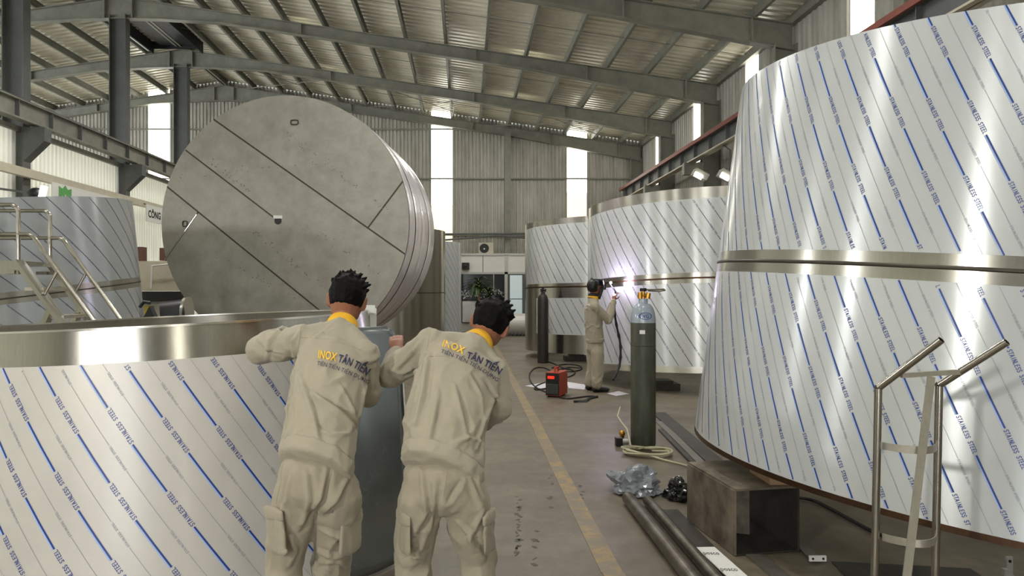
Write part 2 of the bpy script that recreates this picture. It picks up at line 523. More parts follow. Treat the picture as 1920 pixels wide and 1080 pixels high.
MB().box((-17.5, YB - .16, 3.6), (.22, .3, 7.2)).build('wall_column', M_beam, wb)

for qs in (((835, 439), (985, 438)), ((835, 450), (935, 441.5)), ((935, 441.5), (985, 446))):
    MB().cyl(P(*qs[0], 26.5), P(*qs[1], 26.5), .035, n=8).build('brace_pipe', M_col, wb, smooth=True)
# right wall
wr = thing('wall_right', 'ribbed metal right wall with narrow lit slots', 'wall', (XR, YB, 0), kind='structure')
hgt = rz(XR) + .22
lits = [24.6, 20.5, 16.6, 12.0, 7.8]
y = YB
seq = []
while y > Y0:
    nxt = [l for l in lits if l + .36 <= y + 1e-6 and l + .36 > y - 1.04]
    if nxt:
        l = max(nxt)
        if y - (l + .36) > .05: seq.append((l + .36, y, 0))
        seq.append((l - .36, l + .36, 1)); y = l - .36
    else:
        seq.append((max(Y0, y - 1.04), y, 0)); y -= 1.04
rotw = Matrix.Rotation(PI / 2, 4, 'Z')
for a, b, lit in seq:
    wd = b - a
    pit = wd / max(1, int(round(wd / .2)))
    if lit:
        o = link('wall_sheet', corr(wd, 5.0, pit, .03).mesh('wall_sheet', M_bwall), wr)
        o.rotation_euler = (0, 0, PI / 2); o.location = (0, a - YB, 0)
        o = link('translucent_panel', corr(wd, hgt - 5.0, pit, .03).mesh('lit_panel', M_sky), wr)
        o.rotation_euler = (0, 0, PI / 2); o.location = (0, a - YB, 5.0)
    else:
        o = link('wall_sheet', corr(wd, hgt, pit, .03).mesh('wall_sheet', M_bwall), wr)
        o.rotation_euler = (0, 0, PI / 2); o.location = (0, a - YB, 0)
MB().box((XR - .08, (Y0 + YB) / 2, hgt - .12), (.12, YB - Y0, .18)).build('eave_strut', M_beam, wr)

# front wall behind the camera, its gate opening sized for the light let in
wf = thing('wall_front', 'ribbed metal front wall with the open gate, behind the camera', 'wall', (0, Y0, 0), kind='structure')
for xa, xb, za in ((XL, -3.2, 0), (-3.2, -.4, 4.2), (-.4, 3.7, 0), (4.42, XR, 0)):
    me = corr(xb - xa, 0, (xb - xa) / round((xb - xa) / .2), .03, top0=rz(xa) + .2 - za, top1=rz(xb) + .2 - za).mesh('wall_sheet', M_bwall)
    if xa < XM < xb:
        me = corr(XM - xa, 0, (XM - xa) / round((XM - xa) / .2), .03, top0=rz(xa) + .2, top1=rz(XM) + .2).mesh('wall_sheet', M_bwall)
        m2 = corr(xb - XM, 0, (xb - XM) / round((xb - XM) / .2), .03, top0=rz(XM) + .2, top1=rz(xb) + .2).mesh('wall_sheet', M_bwall)
        link('wall_sheet', m2, wf).location = (XM, 0, 0)
    link('wall_sheet', me, wf).location = (xa, 0, za)
link('translucent_panel', corr(.72, rz(4.06) + .2, .12, .03).mesh('lit_panel', M_sky), wf).location = (3.7, 0, 0)  # unseen glowing strip added to make streak reflections in the steel
# far left side left open, unseen, to light the roof; the partition under the crane rail
wl = thing('wall_left', 'white ribbed partition below the crane rail', 'wall', (XM, YB, 0), kind='structure')
pme = corr(1.05, 4.66, .15, .03).mesh('partition_sheet', M_wwall)
y = Y0
while y < YB - .5:
    o = link('wall_sheet', pme, wl); o.rotation_euler = (0, 0, PI / 2); o.location = (0, y - YB, 0); y += 1.05
MB().bar((XM + .3, Y0, 3.72), (XM + .3, YB, 3.72), .12, .16).build('girt', M_cream, wl)
MB().bar((XM + .06, Y0, 4.6), (XM + .06, YB, 4.6), .08, .1).build('girt', M_beam, wl)

# portal frames
ORD = {10.2: 'steel portal frame nearest the camera, mostly above view', 14.4: 'steel portal frame over the foreground, fourth from the back wall',
       18.7: 'steel portal frame, third from the back wall', 22.8: 'steel portal frame, second from the back wall', 26.85: 'steel portal frame set against the back wall'}
for fy in FR_Y:
    fr = thing('portal_frame', ORD[fy], 'steel frame', (0, fy, 0), group='portal frames of the hall')

    def dep(x):
        t = abs(x - XM)
        pts = [(0, .55), (1.0, .42), (2.6, .28), (10.5, .30), (14.75, .52), (16, .52)]
        for (a, da), (b, db) in zip(pts[:-1], pts[1:]):
            if a <= t <= b: return da + (db - da) * (t - a) / (b - a)
        return .5
    for side in (1, -1):
        xe = 6.35 if side > 0 else XL + .2
        xs = [XM + side * d for d in (0, 1, 2.6, 6, 10.5, 13) if abs(d) < abs(xe - XM)] + [xe]
        web = MB(); vs = []
        for x in xs: vs += [(x, fy - .012, rz(x)), (x, fy - .012, rz(x) - dep(x)), (x, fy + .012, rz(x)), (x, fy + .012, rz(x) - dep(x))]
        fs = []
        for i in range(len(xs) - 1):
            a = 4 * i; b = a + 4
            fs += [(a, a + 1, b + 1, b), (a + 2, b + 2, b + 3, a + 3)]
        web.add(vs, fs)
        for x0, x1 in zip(xs[:-1], xs[1:]):
            web.bar((x0, fy, rz(x0) - .01), (x1, fy, rz(x1) - .01), .2, .02)
            web.bar((x0, fy, rz(x0) - dep(x0)), (x1, fy, rz(x1) - dep(x1)), .2, .02)
        web.build('rafter', M_beam, fr)
        for x in (XM + side * .35, XM + side * 4.6, XM + side * 9.0, XM + side * 11.8, XM + side * 14.3):
            if side < 0 and x < XL + 1: continue
            MB().box((x, fy, rz(x) - dep(x) / 2), (.03, .2, dep(x))).build('stiffener', M_beam, fr)
    # right column
    c = MB().box((6.2, fy, 3.1), (.42, .015, 6.3)).box((5.98, fy, 3.1), (.02, .24, 6.3)).box((6.41, fy, 3.1), (.02, .24, 6.3))
    c.build('column', M_beam, fr)
    MB().box((5.75, fy, 4.52), (.5, .2, .3)).build('crane_bracket', M_beam, fr)
    # middle column
    if fy < 26:
        c = MB().box((XM, fy, 4.2), (.4, .015, 8.4)).box((XM - .2, fy, 4.2), (.02, .25, 8.4)).box((XM + .2, fy, 4.2), (.02, .25, 8.4))
        c.build('column', M_col, fr)
        b = MB().prism([(XM + .2, fy - .12, 4.62), (XM + .62, fy - .12, 4.62), (XM + .62, fy - .12, 4.35), (XM + .2, fy - .12, 3.95)], (0, .24, 0))
        b.build('crane_bracket', M_col, fr)

# crane runway beams
for xb, lab, nm in ((XM + .38, 'grey crane runway beam with stiffeners along the white partition', 'left'), (5.68, 'grey crane runway beam with stiffeners along the right wall', 'right')):
    g = thing('crane_beam', lab, 'crane beam', (xb, 8, 4.66))
    y0 = Y0 if nm == 'left' else 6.5
    m = MB().box((xb, (y0 + YB - .4) / 2, 4.84), (.015, YB - .4 - y0, .36)).box((xb, (y0 + YB - .4) / 2, 5.02), (.2, YB - .4 - y0, .02))
    m.build('web', M_beam if nm == 'left' else M_col, g)
    MB().box((xb, (y0 + YB - .4) / 2, 4.675), (.2, YB - .4 - y0, .03)).build('bottom_flange', M_beam if nm == 'left' else M_cream, g)
    st = MB().box((0, 0, 0), (.18, .02, .33)).mesh('beam_stiffener', M_col)
    y = y0 + .45
    while y < YB - .6:
        o = link('stiffener', st, g); o.location = (0, y - 8, .185); y += 1.12
    if nm == 'right':
        MB().box((xb - .14, (y0 + YB - .4) / 2, 5.04), (.05, YB - .4 - y0, .09)).build('conductor_rail', M_red, g)
    MB().box((xb, (y0 + YB - .4) / 2, 5.055), (.06, YB - .4 - y0, .05)).build('rail', M_col, g)

# ------------------------------------------------------------------ film print (flat lettering on the wrapped shells)
GL = {'S': [[(.9, .85), (.65, 1), (.3, 1), (.08, .8), (.2, .6), (.75, .42), (.92, .2), (.7, 0), (.3, 0), (.08, .15)]],
      'T': [[(0, 1), (1, 1)], [(.5, 1), (.5, 0)]], 'A': [[(0, 0), (.5, 1), (1, 0)], [(.18, .35), (.82, .35)]],
      'I': [[(.5, 0), (.5, 1)]], 'N': [[(.05, 0), (.05, 1), (.95, 0), (.95, 1)]], 'L': [[(.1, 1), (.1, 0), (.9, 0)]],
      'E': [[(.9, 1), (.1, 1), (.1, 0), (.9, 0)], [(.1, .53), (.75, .53)]], ' ': []}


def print_lines(surf, u0, u1, v0, v1, k, per, dash, text, hgt_t, wline, stagger, flip=False, grey=True, phase=0.0, light=True):
    """surf(u,v,off)->point. Lines lean so that going down moves +u by k. Returns MB (mats: blue, light blue, grey)."""
    m = MB()
    n = math.sqrt(1 + k * k)
    d = V((k / n, -1 / n))        # along the line, downwards
    e = V((1 / n, k / n))         # across, to the upper right
    rep = dash + text
    span = (v1 - v0) * k
    i0 = int(math.floor((u0 - span) / per)); i1 = int(math.ceil(u1 / per))

    def strip(a, b, s0, s1, w, off, mi):
        s0 = max(s0, 0.0); s1 = min(s1, (v1 - v0) * n)
        if s1 - s0 < .004: return
        c = max(1, int((s1 - s0) / .09)); vs = []
        for j in range(c + 1):
            s = s0 + (s1 - s0) * j / c
            p = V((a, v1)) + d * s + e * b
            for sg in (-.5, .5):
                q = p + e * (sg * w); vs.append(surf(q.x, min(max(q.y, v0), v1), off))
        m.cur = mi
        m.add(vs, [(2 * j, 2 * j + 1, 2 * j + 3, 2 * j + 2) for j in range(c)])

    def words(a, s0, length, h, mi, full=True):
        txt = 'STAINLESS STEEL'; adv = length / len(txt); gw = adv * .74; sw = h * (.16 if full else .2)
        m.cur = mi
        for ci, ch in enumerate(txt):
            sc = s0 + (ci + .5) * adv if not flip else s0 + length - (ci + .5) * adv
            ctr = V((a, v1)) + d * sc
            if ctr.y > v1 - .012 or ctr.y < v0 + .012 or ctr.x < u0 or ctr.x > u1: continue
            rd = d if not flip else -d
            up = e if not flip else -e
            for poly in GL[ch]:
                for (x0, y0), (x1, y1) in zip(poly[:-1], poly[1:]):
                    p = ctr + rd * ((x0 - .5) * gw) + up * ((y0 - .5) * h); q = ctr + rd * ((x1 - .5) * gw) + up * ((y1 - .5) * h)
                    t = (q - p); t.normalize(); nn = V((-t.y, t.x)) * sw / 2
                    t = t * sw * .4
                    pts = [p - t + nn, p - t - nn, q + t - nn, q + t + nn]
                    m.add([surf(z.x, z.y, .0012) for z in pts], [(0, 1, 2, 3)])
    for i in range(i0, i1 + 1):
        a = i * per
        s = -rep + ((i * stagger + phase) % rep)
        while s < (v1 - v0) * n:
            def inside(sx): return u0 <= a + d.x * sx <= u1
            # clip dash in u
            lo, hi = s, s + dash
            lo = max(lo, (u0 - a) / d.x); hi = min(hi, (u1 - a) / d.x)
            if hi > lo:
                if light: strip(a, -wline * .85, lo, hi, wline * .9, .0010, 1)
                strip(a, 0, lo, hi, wline, .0014, 0)
            words(a, s + dash + .006, text - .012, hgt_t, 0)
            s += rep
        if grey:
            a2 = a + per * .5; s = -rep + ((i * stagger + phase + rep * .45) % rep)
            while s < (v1 - v0) * n:
                lo = max(s, (u0 - a2) / d.x); hi = min(s + rep * .70, (u1 - a2) / d.x)
                if hi > lo: strip(a2, 0, lo, hi, wline * .22, .0012, 2)
                if grey == 2: words(a2, s + rep * .71, rep * .28, hgt_t * .5, 2, False)
                s += rep
    return m


def tank_root(name, label, cx, cy, zb, tx, ty):
    a = V((tx, ty, 1)).normalized()
    u = (V((1, 0, 0)) - a * a.x).normalized(); v = a.cross(u)
    o = thing(name, label, 'steel tank', (cx, cy, zb))
    o.rotation_euler = Matrix((u, v, a)).transposed().to_euler()
    return o


def shell(root, nm, m, R, v0, v1, th=.006, n=96, a0=0, a1=2 * PI, off=0.0):
    b = MB()
    prof = [(R(v0) + off, v0), (R(v1) + off, v1), (R(v1) + off - th, v1), (R(v0) + off - th, v0), (R(v0) + off, v0)]
    if v1 - v0 > .5:
        k = 4
        out = [(R(v0 + (v1 - v0) * i / k) + off, v0 + (v1 - v0) * i / k) for i in range(k + 1)]
        prof = out + [(r - th, z) for r, z in reversed(out)] + [out[0]]
    b.lathe(prof, n, a0=a0, a1=a1)
    return b.build(nm, m, root, smooth=True, local=True, angle=50)


def add_print(root, R, Rm, v0, v1, ac, half, off=0.0, ink=None, **kw):
    def surf(u, v, o):
        th = ac + u / Rm; r = R(v) + o + off
        return V((r * math.cos(th), r * math.sin(th), v))
    m = print_lines(surf, -half * Rm, half * Rm, v0, v1, **kw)
    o = m.build('film_print', [ink or M_blue, M_lblue, M_grey], root, local=True)
    tag(o, 'blue diagonal lines and lettering printed on the film')
    return o


def ac_of(cx, cy):
    return math.atan2(-cy, -cx)


# --- big right tank
R_H = 2.374
RR = lambda v: 1.823 + (1.707 - 1.823) * v / R_H
tk = tank_root('conical_tank', 'largest film-wrapped conical tank at the right, raised on a box stand', 3.351, 4.685, 0.36, 0.077, -0.03)
bm0, bm1 = R_H * .498 - .066, R_H * .498 + .066
shell(tk, 'lower_shell', M_film, RR, .03, bm0)
shell(tk, 'upper_shell', M_film, RR, bm1, R_H)
shell(tk, 'weld_band', M_steel, RR, bm0, bm1, .01, off=-.001)
wb_ = MB(); wb_.lathe([(RR(R_H * .498) - .002, R_H * .498 - .011), (RR(R_H * .498) + .004, R_H * .498 - .004), (RR(R_H * .498) + .004, R_H * .498 + .004), (RR(R_H * .498) - .002, R_H * .498 + .011)], 96)
wb_.build('weld_bead', M_seam, tk, smooth=True, local=True)
shell(tk, 'bottom_edge', M_brown, RR, 0.0, .03, .012, off=.002)
acr = ac_of(3.351, 4.685)
pk = dict(k=0.50, per=.158, dash=.235, text=.185, hgt_t=.017, wline=.0075, stagger=.032, grey=2)
add_print(tk, RR, 1.77, .035, bm0, acr, 1.75, **pk, phase=.1)
add_print(tk, RR, 1.77, bm1, R_H, acr, 1.75, **pk, phase=.33)

# --- front left tank
F_H = 1.301
RF = lambda v: 1.408 + (1.238 - 1.408) * v / F_H
tf = tank_root('low_tank', 'low film-wrapped tank at lower left, pushed by the two workers', -1.809, 4.665, 0.003, -0.043, 0.002)
fb = F_H * .876
shell(tf, 'shell', M_filmw, RF, 0.0, fb, n=128)
shell(tf, 'top_band', M_steel, RF, fb, F_H, .008, n=128, off=-.001)
lip = MB(); lip.lathe([(RF(F_H) + .004, F_H - .006), (RF(F_H) + .004, F_H + .004), (RF(F_H) - .03, F_H + .004), (RF(F_H) - .03, F_H - .006), (RF(F_H) + .004, F_H - .006)], 128)
lip.build('top_lip', M_steelb, tf, smooth=True, local=True)
add_print(tf, RF, 1.32, 0.01, fb, ac_of(-1.809, 4.665), 1.5, k=0.62, per=.20, dash=.265, text=.205, hgt_t=.019, wline=.0085, stagger=.075, flip=True, grey=2, phase=.12)

# --- right rear tank being welded
T_H = 2.625
RT = lambda v: 1.977 + (1.956 - 1.977) * v / T_H
t2 = tank_root('welded_tank', 'film-wrapped tank being welded, between the welder and the conical tank', 4.008, 12.133, .205, 0.0, .061)
b0, b1 = T_H * .51 - .075, T_H * .51 + .075
shell(t2, 'lower_shell', M_film, RT, .09, b0)
shell(t2, 'upper_shell', M_film, RT, b1, T_H - .16)
shell(t2, 'weld_band', M_steel, RT, b0, b1, .01, off=-.001)
shell(t2, 'weld_bead', M_brown, RT, T_H * .51 - .012, T_H * .51 + .012, .006, off=.002)
shell(t2, 'top_band', M_steel, RT, T_H - .16, T_H, .01, off=-.001)
shell(t2, 'bottom_band', M_steelb, RT, 0, .09, .01, off=-.001)
pk2 = dict(ink=M_slate, k=.62, per=.19, dash=.27, text=.20, hgt_t=.02, wline=.009, stagger=.05, grey=1, light=False)
add_print(t2, RT, 1.965, .10, b0, ac_of(4.0, 12.13), 1.5, **pk2)
add_print(t2, RT, 1.965, b1, T_H - .165, ac_of(4.0, 12.13), 1.5, **pk2, phase=.2)

# --- farthest right tank, bare steel with film patches
U_H = 2.74
RU = lambda v: 1.98
t3 = tank_root('part_wrapped_tank', 'bare steel tank with film patches, behind the welder', 3.30, 16.35, .16, 0, .02)
ac3 = ac_of(3.3, 16.35)
shell(t3, 'shell', M_steel, RU, 0, U_H)
shell(t3, 'weld_bead', M_brown, RU, 1.33, 1.36, .006, off=.004)


def patch(root, R, a0, a1, v0, v1, off=.004, m=M_film):
    shell(root, 'film_patch', m, R, v0, v1, .003, n=40, a0=a0, a1=a1, off=off)


patch(t3, RU, ac3 - 1.25, ac3 + 1.2, 1.42, U_H - .12)
add_print(t3, RU, 1.98, 1.43, U_H - .13, ac3 - .02, 1.2, off=.005, ink=M_slate, k=.62, per=.19, dash=.27, text=.2, hgt_t=.02, wline=.009, stagger=.05, grey=1, light=False)
patch(t3, RU, ac3 - .95, ac3 + 1.2, .38, 1.12)
add_print(t3, RU, 1.98, .39, 1.11, ac3 + .12, 1.06, off=.005, ink=M_slate, k=.62, per=.19, dash=.27, text=.2, hgt_t=.02, wline=.009, stagger=.05, grey=0, light=False)

# --- left tank behind the stairs
L_H = 2.29
RL = lambda v: 1.874 + (1.948 - 1.874) * v / L_H
t1 = tank_root('left_wrapped_tank', 'film-wrapped tank at the left behind the steel stairs', -6.105, 9.561, .167, -.107, -.07)
lb = L_H * .541
shell(t1, 'lower_shell', M_films, RL, 0, lb - .1)
shell(t1, 'upper_shell', M_films, RL, lb + .03, L_H)
shell(t1, 'weld_band', M_steel, RL, lb - .1, lb + .03, .01, off=-.001)
shell(t1, 'weld_bead', M_seam, RL, lb - .045, lb - .03, .006, off=.002)
pk3 = dict(ink=M_slate, k=.95, per=.27, dash=.42, text=.05, hgt_t=.012, wline=.007, stagger=.05, grey=0, light=False)
add_print(t1, RL, 1.91, .01, lb - .1, ac_of(-6.1, 9.56), 1.5, **pk3)
add_print(t1, RL, 1.91, lb + .03, L_H, ac_of(-6.1, 9.56), 1.5, **pk3, phase=.2)

# --- tanks behind the lying tank
t4 = tank_root('bare_tank', 'bare stainless tank standing behind the lying tank', -2.45, 20.0, .03, 0, 0)
RB = lambda v: 1.9
shell(t4, 'shell', M_steel, RB, 0, 3.0)
shell(t4, 'weld_bead', M_seam, RB, 1.35, 1.37, .006, off=.004)
t5 = tank_root('slim_tank', 'slim film-wrapped tank left of the office window', -1.06, 22.6, .03, 0, 0)
RS = lambda v: .93
shell(t5, 'shell', M_film, RS, 0, 2.86)
add_print(t5, RS, .93, .02, 2.84, ac_of(-1.06, 22.6), 1.5, k=.62, per=.16, dash=.27, text=.2, hgt_t=.02, wline=.007, stagger=.05, grey=0, light=False)

# ------------------------------------------------------------------ the lying tank with its plate head
DY, DR = 12.3, 239 / F * 12.3
dc = P(531, 418, DY)
AX = V((.10, 1, 0)).normalized()
DU = V((AX.y, -AX.x, 0)); DV = V((0, 0, 1))
dt = thing('lying_tank', 'huge tank lying on its side, plate head facing the camera', 'steel tank', (dc.x, dc.y + 1.3, dc.z - DR))
LEN = 2.9


def dpt(a, b, d=0.0):
    return dc + DU * (a * DR) + DV * (b * DR) + AX * d


def pxd(px, py):
    return V(((px - 531) / 239.0, (418 - py) / 239.0))


circle = [V((math.cos(2 * PI * i / 144), math.sin(2 * PI * i / 144))) for i in range(144)]


def clip(poly, p, q, gap):
    """keep the side left of p->q, shrunk by gap"""
    d = (q - p).normalized(); nrm = V((-d.y, d.x)); out = []
    for i in range(len(poly)):
        a, b = poly[i], poly[(i + 1) % len(poly)]
        da, db = (a - p).dot(nrm) - gap, (b - p).dot(nrm) - gap
        if da >= 0: out.append(a)
        if da * db < 0: out.append(a + (b - a) * (da / (da - db)))
    return out


l1 = (pxd(397, 222), pxd(770, 483)); l3 = (pxd(303, 347), pxd(605, 585))
s1 = (pxd(693, 428), pxd(757, 345)); s2 = (pxd(362, 400), pxd(297, 488))
g = .0062
up1 = clip(circle, *reversed(l1[::-1]), g) if (V((1, 1)) - l1[0]).dot(V((-(l1[1] - l1[0]).y, (l1[1] - l1[0]).x))) > 0 else clip(circle, l1[1], l1[0], g)


def side_of(line, pt):
    d = line[1] - line[0]
    return (pt - line[0]).dot(V((-d.y, d.x)))


def keep(poly, line, pt, gap=g):
    return clip(poly, line[0], line[1], gap) if side_of(line, pt) > 0 else clip(poly, line[1], line[0], gap)


A = keep(circle, l1, pxd(600, 250)); C = keep(circle, l3, pxd(400, 500)); B = keep(keep(circle, l1, pxd(521, 413)), l3, pxd(521, 413))
plates = [keep(A, s1, pxd(600, 250)), keep(A, s1, pxd(755, 420)), B, keep(C, s2, pxd(310, 420)), keep(C, s2, pxd(450, 530))]
for pl in plates:
    MB().prism([dpt(p.x, p.y, 0) for p in pl], AX * .014).build('head_plate', M_head, dt)
MB().prism([dpt(p.x * .998, p.y * .998, .006) for p in circle], AX * .02).build('seam_backing', M_seam, dt)


def bead(p, q, w, m):
    p3, q3 = dpt(p.x, p.y, -.002), dpt(q.x, q.y, -.002)
    MB().bar(p3, q3, w, .008, up=AX).build('weld_bead', m, dt)


bead(pxd(340, 278), pxd(516, 410), .022, M_seam)
bead(pxd(362, 400), pxd(297, 488), .012, M_steelb)
# scuffs along the plates
sk = MB(); rs = random.Random(11)
for (xa_, ya_), (xb_, yb_), cnt in (((530, 243), (725, 395), 46), ((365, 285), (470, 360), 24), ((470, 430), (610, 540), 40), ((590, 430), (720, 520), 22), ((330, 330), (640, 300), 20), ((400, 480), (560, 560), 20)):
    for k in range(cnt):
        t = rs.random(); q = pxd(xa_ + (xb_ - xa_) * t + rs.gauss(0, 3), ya_ + (yb_ - ya_) * t + rs.gauss(0, 3))
        if q.length < .95: sk.box(dpt(q.x, q.y, -.0005), (rs.uniform(.008, .035), .001, rs.uniform(.006, .016)), Matrix.Rotation(rs.uniform(-.3, 1.4), 3, 'Y'))
tag(sk.build('scuff_marks', mat('plate_scuff', (0.42, 0.40, 0.36), 0.5, 0.3), dt), 'fine dark scuffs on the plates', kind='stuff')
# hub hole with a bit of wrap
hb = pxd(521, 414)
MB().cyl(dpt(hb.x, hb.y, -.004), dpt(hb.x, hb.y, .004), .062, n=20).build('hub_hole', M_black, dt)
MB().box(dpt(hb.x, hb.y + .03, -.008), (.15, .012, .05)).build('tape_scrap', M_white, dt)


def lug(c, rx, rz_):
    pts = []
    for i in range(17):
        t = 2 * PI * i / 16
        sx = math.copysign(abs(math.cos(t)) ** .5, math.cos(t)); sz = math.copysign(abs(math.sin(t)) ** .5, math.sin(t))
        pts.append(dpt(c.x + sx * rx / DR, c.y + sz * rz_ / DR, -.012))
    MB().tube(pts, .010, 6).build('lifting_lug', M_seam, dt, smooth=True)


lug(pxd(553, 230), .062, .038)
lug(pxd(339, 418), .04, .045)
# rim edge + barrel
bar = MB(); vs = []; N = 128; secs = [0.0, .012, .62, 1.22, 1.26, 2.2, LEN]
for d in secs:
    for i in range(N):
        t = 2 * PI * i / N
        vs.append(dpt(math.cos(t), math.sin(t), d))
fs = []
for j in range(len(secs) - 1):
    for i in range(N):
        fs.append((j * N + i, j * N + (i + 1) % N, (j + 1) * N + (i + 1) % N, (j + 1) * N + i))
fs.append(tuple(range((len(secs) - 1) * N, len(secs) * N)))
bar.add(vs, fs)
bar.build('barrel', M_steel, dt, smooth=True)
for d0, d1, o in ((.03, .6, .012), (.62, 1.35, .02), (1.4, 2.1, .012), (2.14, 2.86, .016)):
    wr_ = MB(); vs = []; ks = 7
    for j in range(ks):
        d = d0 + (d1 - d0) * j / (ks - 1)
        for i in range(N):
            t = 2 * PI * i / N
            rr = 1 + (o + (0 if j in (0, ks - 1) else .012 * noise.noise(V((math.cos(t) * 5, math.sin(t) * 5, d * 4)))) - (.008 if j in (0, ks - 1) else 0)) / DR
            vs.append(dpt(math.cos(t) * rr, math.sin(t) * rr, d))
    wr_.add(vs, [(j * N + i, j * N + (i + 1) % N, (j + 1) * N + (i + 1) % N, (j + 1) * N + i) for j in range(ks - 1) for i in range(N)])
    wr_.build('wrap_film', M_lilac, dt, smooth=True)
# roller stands that carry it
for k, (dx, dd) in enumerate(((-.8, .7), (.8, .7), (-.8, 2.2), (.8, 2.2))):
    c = dc + DU * dx + AX * dd
    zc = dc.z - math.sqrt(DR ** 2 - dx ** 2)
    nrm = V((-dx, 0, math.sqrt(DR ** 2 - dx ** 2))).normalized()
    rc = V((c.x, c.y, zc)) - nrm * .155
    st = thing('roller_stand', ('left front', 'right front', 'left rear', 'right rear')[k] + ' roller stand under the lying tank', 'roller stand', (rc.x, rc.y, 0), group='roller stands under the lying tank')
    MB().cyl(rc - AX * .1, rc + AX * .1, .13, n=24).build('roller', M_rubber, st, smooth=True)
    MB().box((rc.x, rc.y - .14, rc.z / 2), (.18, .02, rc.z)).box((rc.x, rc.y + .14, rc.z / 2), (.18, .02, rc.z)).box((rc.x, rc.y, .02), (.4, .4, .04)).build('base', M_col, st)

# ------------------------------------------------------------------ bent end sheet between the two workers
sh = MB(); rows = 26; cols = 14; vs = []
ztop = P(700, 612, 3.95).z
for j in range(rows + 1):
    for i in range(cols + 1):
        s = i / cols
        p = V((-0.79 + .42 * s, 3.72 + .42 * s - .12 * math.sin(s * PI), 0))
        zt = ztop
        if s > .8: zt = ztop - .11 * (1 - math.sqrt(max(0, 1 - ((s - .8) / .2) ** 2)))
        z = .02 + (zt - .02) * j / rows
        vs.append(p + V((.075 * (1 - j / rows), 0, z)))
sh.add(vs, [(j * (cols + 1) + i, j * (cols + 1) + i + 1, (j + 1) * (cols + 1) + i + 1, (j + 1) * (cols + 1) + i) for j in range(rows) for i in range(cols)])
so = sh.build('bent_sheet', M_bluesh, None, smooth=True, origin=(-.65, 3.8, 0))
so.modifiers.new('thickness', 'SOLIDIFY').thickness = .006
tag(so, 'bare bent steel sheet standing between the two foreground workers', 'steel sheet')
ed = MB().tube([vs[j * (cols + 1) + cols] + V((.004, 0, 0)) for j in range(rows)], .006, 6).build('sheet_edge', M_steelb, so)
# flat bracket clamp on the tank rim
cl = thing('rim_clamp', 'small white clamp standing on the low tank rim', 'clamp', tuple(P(697, 600, 5.3)))
MB().bar(P(700, 620, 5.3), P(700, 578, 5.3), .045, .02, up=(0, 1, 0)).build('upright', M_white, cl)
MB().box(P(694, 580, 5.3), (.07, .03, .06)).build('head', M_white, cl)

# ------------------------------------------------------------------ steel stairs and platform at the left
YN, YF = 6.55, 7.05
st = thing('platform_stairs', 'stainless work platform with stairs and railings at the left', 'stairs', (-3.9, 6.8, 0))
ptop = P(28, 489, YN)
xs0 = ptop.x + .03; zp = ptop.z
slope = -.56 / .40
xfoot = xs0 + zp / -slope
for yy in (YN, YF):
    MB().bar((xs0, yy, zp), (xfoot, yy, 0.02), .035, .13, up=(0, 1, 0)).build('stringer', M_steel, st)
    rail = MB()
    zr = P(28, 384, YN).z
    rail.tube([(xs0 - 1.6, yy, zr), (xs0 - .06, yy, zr), (xs0 - .02, yy, zr - .015), (xs0, yy, zr - .05), (xs0, yy, zp)], .019, 10)
    rail.build('guard_rail', M_tube, st, smooth=True)
    zm = P(28, 439, YN).z
    x2 = xs0 + .13
    r2 = [(xs0 - 1.6, yy, zm), (x2 - .04, yy, zm), (x2, yy, zm - .02), (x2 + .03, yy, zm - .06)]
    ex = x2 + (zm - .5) / -slope
    r2.append((ex, yy, zm + slope * (ex - x2 - .03) - .06))
    MB().tube(r2, .019, 10).build('hand_rail', M_tube, st, smooth=True)
    for t in (.18, .5, .82):
        bx = xs0 + (xfoot - xs0) * t; bz = zp + slope * (bx - xs0)
        qx = bx + .12; qz = zm + slope * (qx - x2 - .03) - .07
        MB().cyl((bx, yy, bz), (qx, yy, qz), .013, n=8).build('post', M_tube, st, smooth=True)
    MB().bar((xs0 - .1, yy, zp - .1), (xs0 + .0, yy, zp - .1), .03, .12, up=(0, 1, 0)).build('gusset', M_steel, st)
    MB().bar((xs0 + .30, yy, zp + slope * .30), (xs0 - .28, yy, .04), .04, .09, up=(0, 1, 0)).build('strut', M_steel, st)
MB().box((xs0 - .8, (YN + YF) / 2, zp - .02), (1.62, YF - YN, .04)).box((xs0 - .8, YN, zp - .06), (1.62, .03, .12)).build('platform', M_steel, st)
for i in range(1, 7):
    t = i / 7; bx = xs0 + (xfoot - xs0) * t; bz = zp * (1 - t)
    MB().box((bx - .05, (YN + YF) / 2, bz), (.17, YF - YN - .04, .03)).build('tread', M_flat, st)
MB().box((xs0 - 1.5, YN, zp / 2), (.06, .06, zp)).build('platform_leg', M_steel, st)
MB().box((xs0 - 1.5, YF, zp / 2), (.06, .06, zp)).build('platform_leg', M_steel, st)


# ------------------------------------------------------------------ lettering from the built-in font
def text_tris(s, bold=0.0, align='LEFT'):
    c = bpy.data.curves.new('lettering_source', 'FONT'); c.body = s; c.size = 1; c.offset = bold; c.resolution_u = 2
    c.align_x = align; c.fill_mode = 'FRONT'
    o = bpy.data.objects.new('lettering_source', c); COL.objects.link(o)
    dg = bpy.context.evaluated_depsgraph_get(); dg.update()
    ev = o.evaluated_get(dg); me = ev.to_mesh()
    vs = [V((p.co.x, p.co.y)) for p in me.vertices]; fs = [tuple(p.vertices) for p in me.polygons]
    ev.to_mesh_clear()
    bpy.data.objects.remove(o); bpy.data.curves.remove(c)
    return vs, fs


